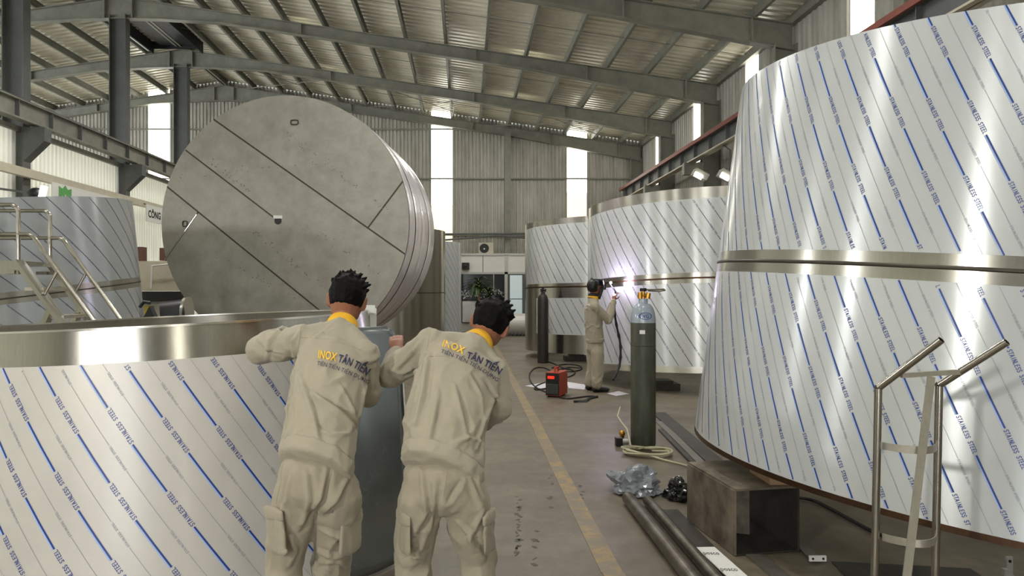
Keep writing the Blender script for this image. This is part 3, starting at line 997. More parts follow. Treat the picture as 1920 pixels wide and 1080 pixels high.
def flat_text(s, org, xd, yd, h, width=None, bold=0.0, mb=None):
    vs, fs = text_tris(s, bold)
    x0 = min(v.x for v in vs); x1 = max(v.x for v in vs)
    sx = h * 1.37 if width is None else width / (x1 - x0)
    m = mb or MB()
    return m.add([V(org) + V(xd) * ((v.x - x0) * sx) + V(yd) * (v.y * h * 1.37) for v in vs], fs)


# ------------------------------------------------------------------ signs, lamps on the left partition
XS = XM + .50
bn = thing('wall_banner', 'white banner with green shield on the left partition', 'banner', (XS, 16.5, 2.4))
MB().box((XS, 16.45, 3.0), (.02, 3.4, 1.26)).build('board', M_sign, bn)
sy, sz = 15.22, 3.38
shl = [(sy - .24, sz + .20), (sy - .10, sz + .16), (sy, sz + .24), (sy + .10, sz + .16), (sy + .24, sz + .20), (sy + .24, sz - .22), (sy, sz - .5), (sy - .24, sz - .22)]
MB().prism([(XS + .012, a, b) for a, b in shl], (.004, 0, 0)).build('shield', M_green, bn)
MB().prism([(XS + .017, a, b) for a, b in ((sy - .12, sz - .1), (sy - .12, sz + .02), (sy - .05, sz - .03), (sy, sz + .06), (sy + .05, sz - .03), (sy + .12, sz + .02), (sy + .12, sz - .1))], (.003, 0, 0)).build('shield_emblem', M_sign, bn)
flat_text('ĐỂ CÓ', (XS + .014, 15.75, 3.02), (0, 1, 0), (0, 0, 1), .32, bold=.02).build('lettering', M_gtext, bn)
sg = thing('hanging_sign', 'white hanging sign cut off by the lying tank', 'sign', (XS, 19.6, 3.2))
MB().box((XS, 19.95, 3.46), (.02, 1.7, .44)).build('board', M_sign, sg)
for yy in (19.3, 20.6): MB().bar((XS, yy, 3.66), (XM + .3, yy, 3.74), .03, .03).build('hanger', M_col, sg)
flat_text('CÔNG', (XS + .014, 19.2, 3.36), (0, 1, 0), (0, 0, 1), .19, bold=.03).build('lettering', M_bk, sg)
fl1 = P(80, 362, 13.6)
fo = thing('wall_floodlight', 'lit floodlight on the left partition above the wrapped tank', 'floodlight', tuple(fl1))
MB().ball(fl1 + V((-.12, 0, -.02)), (.15, .15, .12), 8).build('housing', M_black, fo, smooth=True)
MB().cyl(fl1 + V((0, -.05, -.12)), fl1 + V((.06, -.05, .12)), .06, n=14).build('lamp_tube', M_lamp, fo, smooth=True)
MB().bar(fl1 + V((-.2, 0, .0)), (XM + .03, fl1.y, fl1.z + .1), .04, .04).build('arm', M_col, fo)
# machine group left of the lying tank
mc = thing('grey_machine', 'grey and yellow machine behind the left wrapped tank', 'machine', (-6.3, 15.2, 0))
mo = V((-6.35, 15.2, 0))
MB().box(mo + V((0, 0, .62)), (1.1, .8, 1.24)).build('body', M_mach, mc)
MB().box(mo + V((-.05, -.41, .95)), (.32, .04, .42)).build('yellow_panel', M_myel, mc)
MB().box(mo + V((-.05, -.41, .6)), (.34, .04, .16)).build('dark_slot', M_black, mc)
MB().box(mo + V((0, -.05, 1.34)), (1.2, .9, .2)).build('dark_top', M_black, mc)
MB().box(mo + V((.05, .0, 1.75)), (1.3, .7, .6)).build('upper_box', M_cream, mc)
MB().tube([mo + V((.1, -.5, 1.5)), mo + V((.12, -.5, 1.95)), mo + V((.6, -.5, 2.0))], .02, 8).build('white_pipe', M_white, mc, smooth=True)
MB().box(mo + V((-.3, 0, 2.2)), (.12, .2, .3)).box(mo + V((.25, 0, 2.2)), (.3, .2, .26)).build('motor', M_mred, mc)
wh = thing('dark_spool', 'dark round spool beside the lying tank', 'spool', (-4.75, 11.3, 0))
wc = P(318, 590, 11.0)
MB().cyl(wc + V((-.12, 0, -.02)), wc + V((.2, .1, .02)), .21, n=24).build('drum', M_black, wh, smooth=True)
MB().cyl(wc + V((.2, .1, .02)), wc + V((.24, .1, .02)), .25, n=24).build('flange', M_steelb, wh, smooth=True)
MB().box((wc.x + .05, wc.y, wc.z / 2 - .1), (.2, .2, wc.z - .2)).build('post', M_black, wh)
kn = thing('clamp_tool', 'small black clamp tool by the left wrapped tank', 'clamp', (P(280, 600, 8.4).x, 8.4, 0))
MB().prism([P(266, 600, 8.4), P(280, 574, 8.4), P(292, 600, 8.4)], (0, .1, 0)).bar((P(279, 600, 8.45).x, 8.45, 0), P(279, 598, 8.45), .06, .06).build('foot', M_black, kn)
MB().tube([P(262, 576, 8.4), P(270, 566, 8.4), P(282, 568, 8.4)], .02, 8).build('lever', M_black, kn)

# ------------------------------------------------------------------ office at the back
YO = 25.6
of = thing('office_cabin', 'white office cabin with dark windows at the back wall', 'office', (1.2, YO, 0))


def orect(x0, y0, x1, y1, dep=0.0):
    a = P(x0, y1, YO); b = P(x1, y0, YO)
    return a.x, b.x, a.z, b.z


def opanel(nm, m, x0, y0, x1, y1, y=0.0, t=.04):
    xa, xb, za, zb = orect(x0, y0, x1, y1)
    return MB().box(((xa + xb) / 2, YO + y + t / 2, (za + zb) / 2), (xb - xa, t, zb - za)).build(nm, m, of)


MB().box((1.3, YO + .7, 2.66), (4.6, 1.35, .04)).build('roof', M_office, of)
opanel('upper_panel', M_office, 815, 479, 905, 510)
opanel('upper_panel', M_office, 906, 479, 946, 510)
opanel('upper_panel', M_office, 952, 479, 1055, 510)
opanel('top_rail', M_alu, 815, 475, 1055, 479, -.03)
opanel('mid_rail', M_alu, 815, 510, 1055, 514, -.03)
opanel('mullion', M_alu, 946, 478, 952, 622, -.03)
win = opanel('window_pane', M_glassd, 815, 514, 946, 562)
opanel('glazing_bar', M_alu, 925, 514, 926.4, 562, -.02)
opanel('lower_panel', M_office, 815, 563, 946, 622)
dr = opanel('door', M_col, 953, 513, 984, 622, -.01)
xa, xb, za, zb = orect(956, 516, 979, 560)
MB().box(((xa + xb) / 2, YO - .02, (za + zb) / 2), (xb - xa, .02, zb - za)).build('door_pane', M_glassl, dr)
xa, xb, za, zb = orect(956, 561.5, 979, 618)
MB().box(((xa + xb) / 2, YO - .02, (za + zb) / 2), (xb - xa, .02, zb - za)).build('door_pane', M_glassl, dr)
opanel('side_panel', M_office, 985, 514, 1055, 622)
d = MB()
for k in range(150):
    x = random.uniform(866, 944); y = random.gauss(551, 5)
    if 542 < y < 560:
        c = P(x, y, YO - .012); d.cyl(c, c + V((0, .004, 0)), random.uniform(.015, .035), n=6)
tag(d.build('window_decal', M_decal, of), 'speckled frosted dots', kind='stuff')
bx = P(873, 499, YO - .05)
tag(MB().box(bx, (.26, .12, .24)).ball(bx + V((-.03, -.06, 0)), (.07, .01, .07), 8).build('wall_box', M_black, None, origin=tuple(bx)), 'small black box on the office upper panel', 'wall box')
# whiteboard
wbd = thing('whiteboard', 'white framed board below the office window', 'board', tuple(P(880, 606, YO - .1)))
a = P(866, 605, YO - .1); b = P(896, 563, YO - .1)
MB().box(((a.x + b.x) / 2, YO - .06, (a.z + b.z) / 2), (b.x - a.x, .03, b.z - a.z)).build('panel', M_white, wbd)
for (p, q) in (((a.x, a.z), (b.x, a.z)), ((a.x, b.z), (b.x, b.z)), ((a.x, a.z), (a.x, b.z)), ((b.x, a.z), (b.x, b.z))):
    MB().bar((p[0], YO - .08, p[1]), (q[0], YO - .08, q[1]), .03, .03).build('frame', M_bk, wbd)
# air conditioner
ac = thing('air_conditioner', 'outdoor air conditioner unit on the office roof', 'air conditioner', tuple(P(912, 476, YO + .3)))
c = P(911.5, 466, YO + .3)
MB().box(c + V((0, 0, 0.0)), (.5, .26, .40)).build('casing', M_cream, ac)
fan = MB().cyl(c + V((-.07, -.135, 0)), c + V((-.07, -.125, 0)), .165, n=24).build('fan_grille', M_black, ac)
MB().ball(c + V((-.07, -.14, -.02)), (.03, .02, .03), 6).build('fan_hub', M_white, fan)
# potted dracaena
pl = thing('potted_dracaena', 'potted dracaena in front of the office window', 'plant', (P(898, 622, 24.6).x, 24.6, 0))
pb = V((P(898, 622, 24.6).x, 24.6, 0))
MB().lathe([(0, 0), (.17, 0), (.22, .42), (.19, .42), (.17, .36), (0, .36)], 16, pb).build('pot', M_pot, pl, smooth=True)
MB().tube([pb + V((0, 0, .3)), pb + V((.02, 0, .8)), pb + V((0, 0, 1.45))], [.05, .045, .04], 8).build('trunk', M_trunk, pl, smooth=True)
MB().tube([pb + V((.05, 0, .3)), pb + V((.2, .05, .8)), pb + V((.34, .05, 1.05))], [.04, .035, .03], 8).build('trunk', M_trunk, pl, smooth=True)


def leaf(c, az, el, L):
    m = MB(); vs = []; n = 6
    dv = V((math.cos(az), math.sin(az), 0)); sd = V((-math.sin(az), math.cos(az), 0))
    for i in range(n + 1):
        t = i / n
        ang = el - 1.5 * t * t
        p = c + dv * (L * t * math.cos(el - .6 * t)) + V((0, 0, L * (math.sin(el) * t - .75 * t * t)))
        wd = .045 * math.sin(PI * min(1, .12 + t * .88)) + .002
        vs += [p - sd * wd, p + V((0, 0, -.008)), p + sd * wd]
    fs = []
    for i in range(n):
        a = 3 * i; fs += [(a, a + 1, a + 4, a + 3), (a + 1, a + 2, a + 5, a + 4)]
    m.add(vs, fs); return m


for cc, cnt in ((pb + V((0, 0, 1.48)), 60), (pb + V((.34, .05, 1.12)), 40)):
    for k in range(cnt):
        leaf(cc + V((0, 0, random.uniform(-.12, .25))), random.uniform(0, 2 * PI), random.uniform(.1, 1.35), random.uniform(.4, .68)).build('leaf', M_leaf, pl)
# film roll on the floor in front of the door
rc = P(975, 607, 23.6)
rl = MB().cyl((1.28, 23.7, .35), (2.6, 23.7, .35), .35, n=32)
ro = rl.build('wrapped_roll', M_filmw, None, smooth=True, origin=(1.9, 23.7, 0))
tag(ro, 'film-wrapped roll lying on the floor before the office door', 'roll')
pm = MB()
for k in range(12):
    pts = []
    for j in range(8):
        th = -PI / 2 - 1.2 + j * .35 + .3; x = 1.3 + k * .12 + j * .05
        if x < 2.6: pts.append(V((x, 23.7 + .353 * math.cos(th - .4), .35 + .353 * math.sin(th + 1.2))))
    if len(pts) > 1: pm.tube(pts, .006, 4)
pm.build('printed_lines', M_grey, ro)

# ------------------------------------------------------------------ floodlights on the right wall
for (px, py, Y, lab) in ((1312, 330, 17.6, 'lit floodlight on the crane beam, left of the pair'), (1362, 332, 16.2, 'lit floodlight on the crane beam, right of the pair')):
    c = P(px, py, Y)
    fo = thing('beam_floodlight', lab, 'floodlight', tuple(c), group='floodlights on the right crane beam')
    MB().box(c + V((.02, .05, .03)), (.34, .3, .16), Matrix.Rotation(.5, 3, 'Y')).build('housing', M_mach, fo)
    MB().box(c + V((-.07, -.11, -.01)), (.2, .02, .11), Matrix.Rotation(.5, 3, 'Y')).build('lamp_glass', M_lamp, fo)
    MB().tube([c + V((.1, .1, .1)), c + V((.12, .1, .62)), V((5.66, Y + .1, 4.68))], .018, 6).build('hanger', M_col, fo)
# ------------------------------------------------------------------ gas cylinders
def gas(name, label, base, H, r, mb_, mtop, collar=True):
    o = thing(name, label, 'gas cylinder', tuple(base))
    zs = H * .80
    MB().lathe([(0, 0), (r * .93, 0), (r, .03), (r, zs)], 32, base).build('body', mb_, o, smooth=True)
    prof = [(r, zs)] + [(r * (.30 + .70 * math.cos(t) ** .8), zs + H * .125 * math.sin(t)) for t in [PI / 2 * i / 8 * .97 for i in range(9)]]
    prof += [(r * .36, zs + H * .125), (r * .36, zs + H * .155), (0, zs + H * .155)]
    MB().lathe(prof, 32, base).build('shoulder', mtop, o, smooth=True)
    zt = zs + H * .155
    v = MB().cyl(base + V((0, 0, zt - .01)), base + V((0, 0, zt + .07)), .017, n=12).cyl(base + V((-.05, 0, zt + .03)), base + V((.06, 0, zt + .03)), .02, n=12)
    v.cyl(base + V((-.03, -.005, zt + .0)), base + V((-.03, -.005, zt + .06)), .024, n=10).cyl(base + V((.04, -.01, zt + .0)), base + V((.05, -.01, zt + .055)), .022, n=10)
    v.build('valve', M_brass if collar else M_black, o, smooth=True)
    MB().lathe([(0, zt + .07), (.03, zt + .07), (.034, zt + .08), (.03, zt + .1), (0, zt + .1)], 12, base).build('valve_wheel', M_black, o, smooth=True)
    return o, zs, zt


gb = P(1206, 835, 7.05); gb.z = 0
g1, zs1, zt1 = gas('gas_cylinder', 'olive grey gas cylinder with pale shoulder and brass valve', gb, 1.47, .117, M_gas, M_gastop)
ring = MB()
tc_, n_ = PI * 1.44, 28
for rr0, rr1 in ((1.0, .84),):
    vs = []
    for i in range(n_ + 1):
        t = 2 * PI * i / n_
        for q in (rr0, rr1):
            da = .062 * q * math.cos(t); z = zs1 + .065 + .033 * q * math.sin(t)
            rr = .117 * (.30 + .70 * max(.0, math.cos(min(1.5, math.asin(max(0, min(.999, (z - zs1) / (1.47 * .125))))))) ** .8) + .002
            x = da; y = -math.sqrt(max(1e-5, rr * rr - x * x))
            vs.append(gb + V((x - .004, y, z)))
    ring.add(vs, [(2 * i, 2 * i + 1, 2 * i + 3, 2 * i + 2) for i in range(n_)])
vs_, fs_ = text_tris('VG', .02)
x0 = min(v.x for v in vs_); x1 = max(v.x for v in vs_)
pts = []
for v in vs_:
    x = ((v.x - x0) / (x1 - x0) - .5) * .062; z = zs1 + .048 + v.y * .046
    rr = .117 * (.30 + .70 * math.cos(math.asin(max(0, min(.999, (z - zs1) / (1.47 * .125))))) ** .8) + .0022
    pts.append(gb + V((x - .004, -math.sqrt(rr * rr - x * x), z)))
ring.add(pts, fs_)
tag(ring.build('emblem', M_blue, g1), 'blue oval emblem')
MB().box(gb + V((-.035, -.1135, zs1 - .085)), (.05, .004, .036), Matrix.Rotation(-.28, 3, 'Z')).build('sticker', M_white, g1)
MB().lathe([(.1172, zs1 - .22), (.119, zs1 - .217), (.1172, zs1 - .214)], 32, gb).build('scratch_ring', M_gasdark, g1)
MB().tube([gb + V((.02, 0, zt1 + .085)), gb + V((.1, -.01, zt1 + .085)), gb + V((.19, -.03, zt1 + .09)), gb + V((.21, 0, zt1 + .08)), gb + V((.16, .03, zt1 + .07)), gb + V((.05, .02, zt1 + .075))], .007, 6).build('spanner_loop', M_tube, g1, smooth=True)
gb2 = P(1018, 680, 14.9); gb2.z = 0
gas('gas_cylinder', 'dark brown gas cylinder beside the part-wrapped tank', gb2, 1.50, .112, M_gasdark, M_gasdark, False)

# regulator block + hose at the cylinder foot
rb = P(1166, 832, 7.05); rb.z = 0
ro_ = thing('hose_fitting', 'black and brass hose fitting at the olive cylinder foot', 'fitting', tuple(rb))
MB().box(rb + V((-.03, 0, .04)), (.06, .08, .08)).build('block', M_black, ro_)
MB().cyl(rb + V((0, 0, .04)), rb + V((.06, 0, .04)), .028, n=12).build('body', M_alu, ro_, smooth=True)
MB().ball(rb + V((.035, .15, .09)), .03, 8).cyl(rb + V((.035, .15, 0)), rb + V((.035, .15, .09)), .02, n=8).build('knob', M_brass, ro_, smooth=True)
hc = P(1220, 848, 6.68); hc.z = 0
path = []
for i in range(150):
    t = i / 149; th = t * 2 * PI * 4.3 + 1.0
    r = .25 - .11 * (i % 37) / 37 + .02 * math.sin(i * .31)
    path.append(hc + V((r * math.cos(th), r * .75 * math.sin(th), .012 + .035 * t + .006 * math.sin(th * 2.3))))
path += [hc + V((.05, -.25, .012)), hc + V((.16, -.42, .012)), hc + V((.26, -.6, .012))]
pre = [P(1160, 690, 9.6), P(1163, 715, 8.6), P(1158, 742, 8.0), P(1166, 765, 7.6), P(1176, 800, 7.25), P(1183, 836, 6.85)]
for q in pre[1:]: q.z = max(.015, min(q.z, .12))
pre[0].z = .2
tag(MB().tube(pre[1:] + path, .0085, 8).build('coiled_hose', M_hose, None, smooth=True, origin=tuple(hc)), 'pale coiled hose on the floor by the olive cylinder', 'hose')

# ------------------------------------------------------------------ welding set
wp = P(1043, 742, 10.35); wp.z = 0
ws = thing('welding_machine', 'orange welding machine with red display on the floor', 'welding machine', tuple(wp))
RW = Matrix.Rotation(-.42, 3, 'Z')


def wbx(nm, m, c, s, par=ws):
    return MB().box(wp + RW @ V(c), s, RW).build(nm, m, par)


wbx('casing', M_orange, (0, .02, .18), (.20, .38, .32))
fp = wbx('front_panel', M_black, (0, -.175, .18), (.185, .012, .30))
MB().box(wp + RW @ V((-.02, -.184, .275)), (.09, .006, .035), RW).build('display', M_led, fp)
gr_ = wbx('lower_grille', M_col, (0, -.183, .12), (.16, .008, .13))
for k in range(6): MB().box(wp + RW @ V((0, -.189, .07 + k * .02)), (.15, .006, .006), RW).build('slat', M_black, gr_)
MB().tube([wp + RW @ V((0, -.08, .33)), wp + RW @ V((0, -.06, .40)), wp + RW @ V((0, .08, .40)), wp + RW @ V((0, .1, .33))], .015, 8).build('handle', M_orange, ws, smooth=True)
for sx in (-.07, .07):
    for sy_ in (-.13, .15): MB().cyl(wp + RW @ V((sx, sy_, 0)), wp + RW @ V((sx, sy_, .025)), .015, n=8).build('foot', M_black, ws)


def floorpath(pts, z=.012):
    out = []
    for px, py in pts:
        Y = (EYE - z) * F / (py - VY); p = P(px, py, Y); out.append(p)
    # smooth subdivision
    for _ in range(3):
        o2 = [out[0]]
        for a, b in zip(out[:-1], out[1:]): o2 += [a * .75 + b * .25, a * .25 + b * .75]
        o2.append(out[-1]); out = o2
    return out


cab = [([(1024, 735), (1000, 725), (990, 705), (1000, 690), (1020, 688), (1040, 700)], 'thin black cable looping left of the welding machine'),
       ([(1026, 728), (1000, 732), (1005, 722), (1040, 712), (1075, 705), (1080, 695), (1055, 690), (1040, 696)], 'black cable running behind the welding machine'),
       ([(1050, 745), (1065, 748), (1085, 745), (1110, 742), (1120, 744)], 'black cable in front of the welding machine'),
       ([(1035, 690), (1055, 682), (1085, 684), (1095, 692), (1070, 698), (1050, 694), (1065, 688), (1090, 690)], 'tangled black cable behind the welder'),
       ([(1019, 676), (1035, 680), (1055, 690), (1070, 692)], 'thin grey hose from the dark gas cylinder')]
for pts, lab in cab:
    pa = floorpath(pts)
    tag(MB().tube(pa, .011, 6).build('floor_cable', M_rubber, None, smooth=True, origin=tuple(pa[0])), lab, 'cable', 'cables around the welding machine')
for i, (q, lab) in enumerate((([(984, 724), (1030, 716), (1050, 722), (1022, 730)], 'white paper sheet under the welding machine'),
                              ([(1062, 716), (1098, 722), (1096, 731), (1066, 728)], 'white paper sheet behind the welder boots'),
                              ([(1138, 738), (1160, 734), (1180, 739), (1156, 743)], 'white paper sheet in front of the welder boots'))):
    pts = [P(x, y, (EYE) * F / (y - VY)) for x, y in q]
    for p in pts: p.z = .002
    tag(MB().prism(pts, (0, 0, .003)).build('paper_sheet', M_paper, None, origin=tuple(pts[0])), lab, 'paper')
tl = floorpath([(1076, 753), (1100, 752), (1104, 747), (1120, 744)])
to = thing('stick_holder', 'black electrode holder lying before the welder', 'tool', tuple(tl[0]))
MB().tube(tl, [.02] * len(tl), 6).build('handle', M_black, to)
MB().bar(tl[0], tl[0] + V((.18, .02, .0)), .02, .03).build('jaw', M_col, to)

# ------------------------------------------------------------------ box stand, bars, pipes, bag
N0 = V((1.51, 4.14, 0)); F0 = V((1.44, 4.79, 0)); W0 = V((.385, .07, 0)); HB = .366
dr_ = (F0 - N0); n2 = V((dr_.y, -dr_.x, 0)).normalized()
bs = thing('box_stand', 'open steel box stand under the conical tank edge', 'steel stand', (1.7, 4.45, 0))
R90 = math.atan2(dr_.y, dr_.x)


def plate(nm, p, q, z0, z1, t, m):
    c = (p + q) / 2; d = q - p
    MB().box(V((c.x, c.y, (z0 + z1) / 2)), (d.length, t, z1 - z0), Matrix.Rotation(math.atan2(d.y, d.x), 3, 'Z')).build(nm, m, bs)


plate('side_plate', N0, F0, 0.004, HB, .012, M_rust)
plate('side_plate', N0 + W0, F0 + W0, 0.004, HB, .012, M_dark)
MB().prism([N0 + V((0, 0, HB - .001)), N0 + W0 + V((0, 0, HB - .001)), F0 + W0 + V((0, 0, HB - .001)), F0 + V((0, 0, HB - .001))], (0, 0, .012)).build('top_plate', M_rust, bs)
MB().prism([N0 + V((0, 0, .004)), N0 + W0 + V((0, 0, .004)), F0 + W0 + V((0, 0, .004)), F0 + V((0, 0, .004))], (0, 0, .008)).build('bottom_plate', M_dark, bs)
plate('inner_plate', N0 + W0 * .32 + dr_ * .55, N0 + W0 * .62 + dr_ * .45, .013, HB - .01, .01, M_myel if False else M_rust)
# a wood packing wedge between the box stand and the tank rim
tag(MB().box((1.80, 4.38, HB + .045), (.12, .3, .068)).build('packing_block', M_trunk, None, origin=(1.8, 4.38, HB)), 'packing block between box stand and conical tank rim', 'packing block')
for k, (x, y, z) in enumerate(((4.3, 3.6, .235), (4.6, 5.9, .265), (2.9, 6.1, .41))):
    s_ = thing('tank_stand', ('plain steel support below the conical tank, right near side', 'plain steel support below the conical tank, right far side', 'plain steel support below the conical tank, left far side')[k], 'steel stand', (x, y, 0), group='hidden supports of the conical tank')
    MB().box((x - .18, y, z / 2), (.02, .5, z)).box((x + .18, y, z / 2), (.02, .5, z)).build('side_plate', M_dark, s_)
    MB().box((x, y, z), (.38, .5, .015)).build('top_plate', M_dark, s_)
for k, (x, y) in enumerate(((2.9, 11.0), (5.0, 11.2), (4.0, 13.4))):
    s_ = MB().box((x, y, .05), (.5, .3, .1)).box((x, y, .12), (.3, .3, .05)).build('skid_block', M_dark, None, origin=(x, y, 0))
    tag(s_, ('dark skid block below the welded tank, nearest the welder', 'dark skid block below the welded tank, nearest the right wall', 'dark skid block at the rear below the welded tank')[k], 'skid', 'skid blocks below the tank being welded')
for k, (x, y) in enumerate(((2.3, 15.4), (4.4, 15.6), (3.3, 17.5))):
    s_ = MB().box((x, y, .05), (.5, .3, .1)).box((x, y, .125), (.3, .3, .05)).build('skid_block', M_dark, None, origin=(x, y, 0))
    tag(s_, ('dark skid block below the part-wrapped tank, nearest the walkway', 'dark skid block below the part-wrapped tank, nearest the right wall', 'dark skid block at the rear below the part-wrapped tank')[k], 'skid', 'skid blocks below the part-wrapped tank')

for x, r, y1, lab in ((1.135, .042, 5.15, 'scaled steel pipe on the floor, left of the pair'), (1.262, .034, 5.12, 'scaled steel pipe on the floor, right of the pair')):
    p = thing('steel_pipe', lab, 'pipe', (x, 4.2, 0), group='pipes on the floor')
    y0 = 2.4
    pr = MB(); n = 20; vs = []
    for yy, rr in ((y0, r), (y1, r), (y1, r - .005), (y0, r - .005)):
        for i in range(n): vs.append((x + (yy - 4) * -.004 + rr * math.cos(2 * PI * i / n), yy, r + .002 + rr * math.sin(2 * PI * i / n)))
    pr.add(vs, [((j % 4) * n + i, (j % 4) * n + (i + 1) % n, ((j + 1) % 4) * n + (i + 1) % n, ((j + 1) % 4) * n + i) for j in range(4) for i in range(n)])
    pr.build('tube_wall', M_pipe, p, smooth=True)


def flatbar(label, p0, p1, wd, th, m, z=0.001, name='flat_bar'):
    a = V((p0[0], p0[1], z + th / 2)); b = V((p1[0], p1[1], z + th / 2))
    o = MB().bar(a, b, wd, th).build(name, m, None, origin=((a.x + b.x) / 2, (a.y + b.y) / 2, z))
    return tag(o, label, 'flat bar', 'flat bars on the floor')


flatbar('rusty dark plate strip beside the floor pipes', (1.39, 2.9), (1.37, 5.0), .13, .006, M_dark)
flatbar('wide dark bar leading from behind the olive cylinder towards the box stand', (2.32, 8.9), (2.14, 6.2), .16, .012, M_dark)
flatbar('pale bar lying beside the wide dark bar', (2.17, 8.3), (2.0, 6.1), .075, .012, M_greybar)
flatbar('thin dark bar nearest the hose coil', (2.055, 7.8), (1.885, 5.6), .045, .02, M_dark)
flatbar('wide rusty plate lying under the conical tank', (2.2, 3.0), (2.35, 4.0), .7, .006, M_dark)
pf = thing('film_strip', 'white film-covered strip with printed mill name on the floor', 'metal strip', (1.47, 3.8, 0))
MB().bar((1.36, 4.22, .018), (1.42, 3.2, .018), .115, .02).build('strip', M_dark, pf)
MB().bar((1.36, 4.20, .031), (1.42, 3.2, .031), .108, .004).build('film', M_white, pf)
tx_ = MB()
for k in range(4):
    o_ = V((1.312 + .06 * (k + .3) / 4.2, 4.08 - .235 * k, .0345))
    flat_text('posco', o_, (1, -.06, 0), (.05, 1, 0), .05, width=.085, mb=tx_)
tag(tx_.build('lettering', M_bk, pf), 'printed mill name')
gs = flatbar('grey flat bar ending below the box stand opening', (1.62, 4.15), (1.66, 3.2), .10, .01, M_greybar)
# small white drilled bracket + angle bracket
sb = thing('drilled_plate', 'small white plate with two holes on the floor', 'bracket', tuple(P(1533, 1062, 4.03)))
c = P(1533, 1056, 4.03); c.z = .03
MB().box(c, (.092, .012, .03)).build('plate', M_white, sb)
for s in (-.028, .028): MB().cyl(c + V((s, -.008, 0)), c + V((s, -.005, 0)), .0065, n=10).build('hole', M_black, sb)
MB().bar(c + V((-.0, .01, -.012)), c + V((.03, .3, -.012)), .06, .006).build('tail', M_greybar, sb)
ab = thing('angle_bracket', 'grey angle bracket under the conical tank at right', 'bracket', tuple(P(1885, 1110, 3.7)))
c = P(1892, 1062, 3.75)
MB().box(c, (.032, .012, .10)).box(c + V((0, -.03, -.05)), (.045, .07, .012)).box(c + V((-.03, -.02, -.02)), (.03, .03, .03)).build('angle', M_alu, ab)
MB().bar(V((c.x, c.y, .0)), c + V((0, 0, -.05)), .03, .03).build('stem', M_alu, ab)
MB().cyl(c + V((0, -.008, .028)), c + V((0, -.005, .028)), .008, n=10).build('hole', M_black, ab)
hs = floorpath([(1440, 940), (1510, 930), (1570, 960), (1640, 1000), (1700, 1020)], .02)
tag(MB().tube(hs, .012, 6).build('floor_cable', M_rubber, None, smooth=True, origin=tuple(hs[0])), 'black cable running under the conical tank', 'cable')


def crumple(name, label, c, r, m, seed, amp=.35):
    bm = bmesh.new(); bmesh.ops.create_icosphere(bm, subdivisions=4, radius=1)
    for v in bm.verts:
        p = v.co.copy()
        f = 1 + amp * noise.noise(p * 1.6 + V((seed, 0, 0))) + amp * .6 * (abs(noise.noise(p * 3.7 + V((0, seed, 0)))) - .3) + amp * .22 * noise.noise(p * 9)
        v.co = V((p.x * r[0] * f, p.y * r[1] * f, max(-.3, p.z) * r[2] * f))
    zmin = min(v.co.z for v in bm.verts)
    for v in bm.verts: v.co.z -= zmin - .002
    me = bpy.data.meshes.new(name); bm.to_mesh(me); bm.free()
    me.materials.append(m)
    o = link(name, me, None, tuple(c))
    return tag(o, label, 'bag')


crumple('plastic_bag', 'crumpled grey plastic bag on the floor beside the box stand', V((1.25, 5.46, 0)), (.19, .17, .125), M_bag, 3.1, .5)
crumple('plastic_bag', 'shiny black plastic bag between the grey bag and box stand', V((1.53, 5.28, 0)), (.10, .11, .10), M_bbag, 8.4, .4)

# ------------------------------------------------------------------ gas cylinder trolley of stainless tube
HY = 2.9
tr = thing('cylinder_trolley', 'stainless tube cylinder trolley with two handles at lower right', 'trolley', (1.75, HY, 0))
UL, UR = P(1647, 727, HY), P(1761, 722, HY)
for u, tip in ((UL, P(1765, 637, 2.72)), (UR, P(1888, 641, 2.72))):
    foot = V((u.x - .015, HY + .01, .10))
    MB().cyl(foot, u, .0145, n=16).build('upright', M_tube, tr, smooth=True)
    gp = MB(); n = 16; d = (tip - u).normalized(); a_ = d.orthogonal().normalized(); b_ = d.cross(a_)
    vs = []
    for p_, r_ in ((u - d * .004, .0145), (tip, .0145), (tip, .0118), (u + d * .05, .0118)):
        for i in range(n): vs.append(p_ + (a_ * math.cos(2 * PI * i / n) + b_ * math.sin(2 * PI * i / n)) * r_)
    gp.add(vs, [(j * n + i, j * n + (i + 1) % n, (j + 1) * n + (i + 1) % n, (j + 1) * n + i) for j in range(3) for i in range(n)] + [tuple(range(3 * n, 4 * n))])
    h_ = gp.build('handle', M_tube, tr, smooth=True)
    MB().cyl(tip - d * .03, tip - d * .02, .0115, n=12).build('tube_bore', M_black, h_)
    MB().ball(u, .0155, 6).build('elbow_weld', M_seam, tr, smooth=True)
    wy = HY + .05
    wx = u.x - .015 + (-.06 if u is UL else .06)
    whl = MB().cyl((wx - .02, wy, .1), (wx + .02, wy, .1), .1, n=24).build('wheel', M_rubber, tr, smooth=True)
    MB().cyl((wx - .025, wy, .1), (wx + .025, wy, .1), .045, n=16).build('wheel_hub', M_alu, whl, smooth=True)
MB().bar(P(1690, 704, 2.84), P(1803, 697, 2.84), .018, .018).build('cross_bar', M_flat, tr)
MB().bar(P(1746, 706, 2.83), P(1684, 1215, 2.62), .030, .006, up=(0, 1, 0)).build('centre_bar', M_flat, tr)
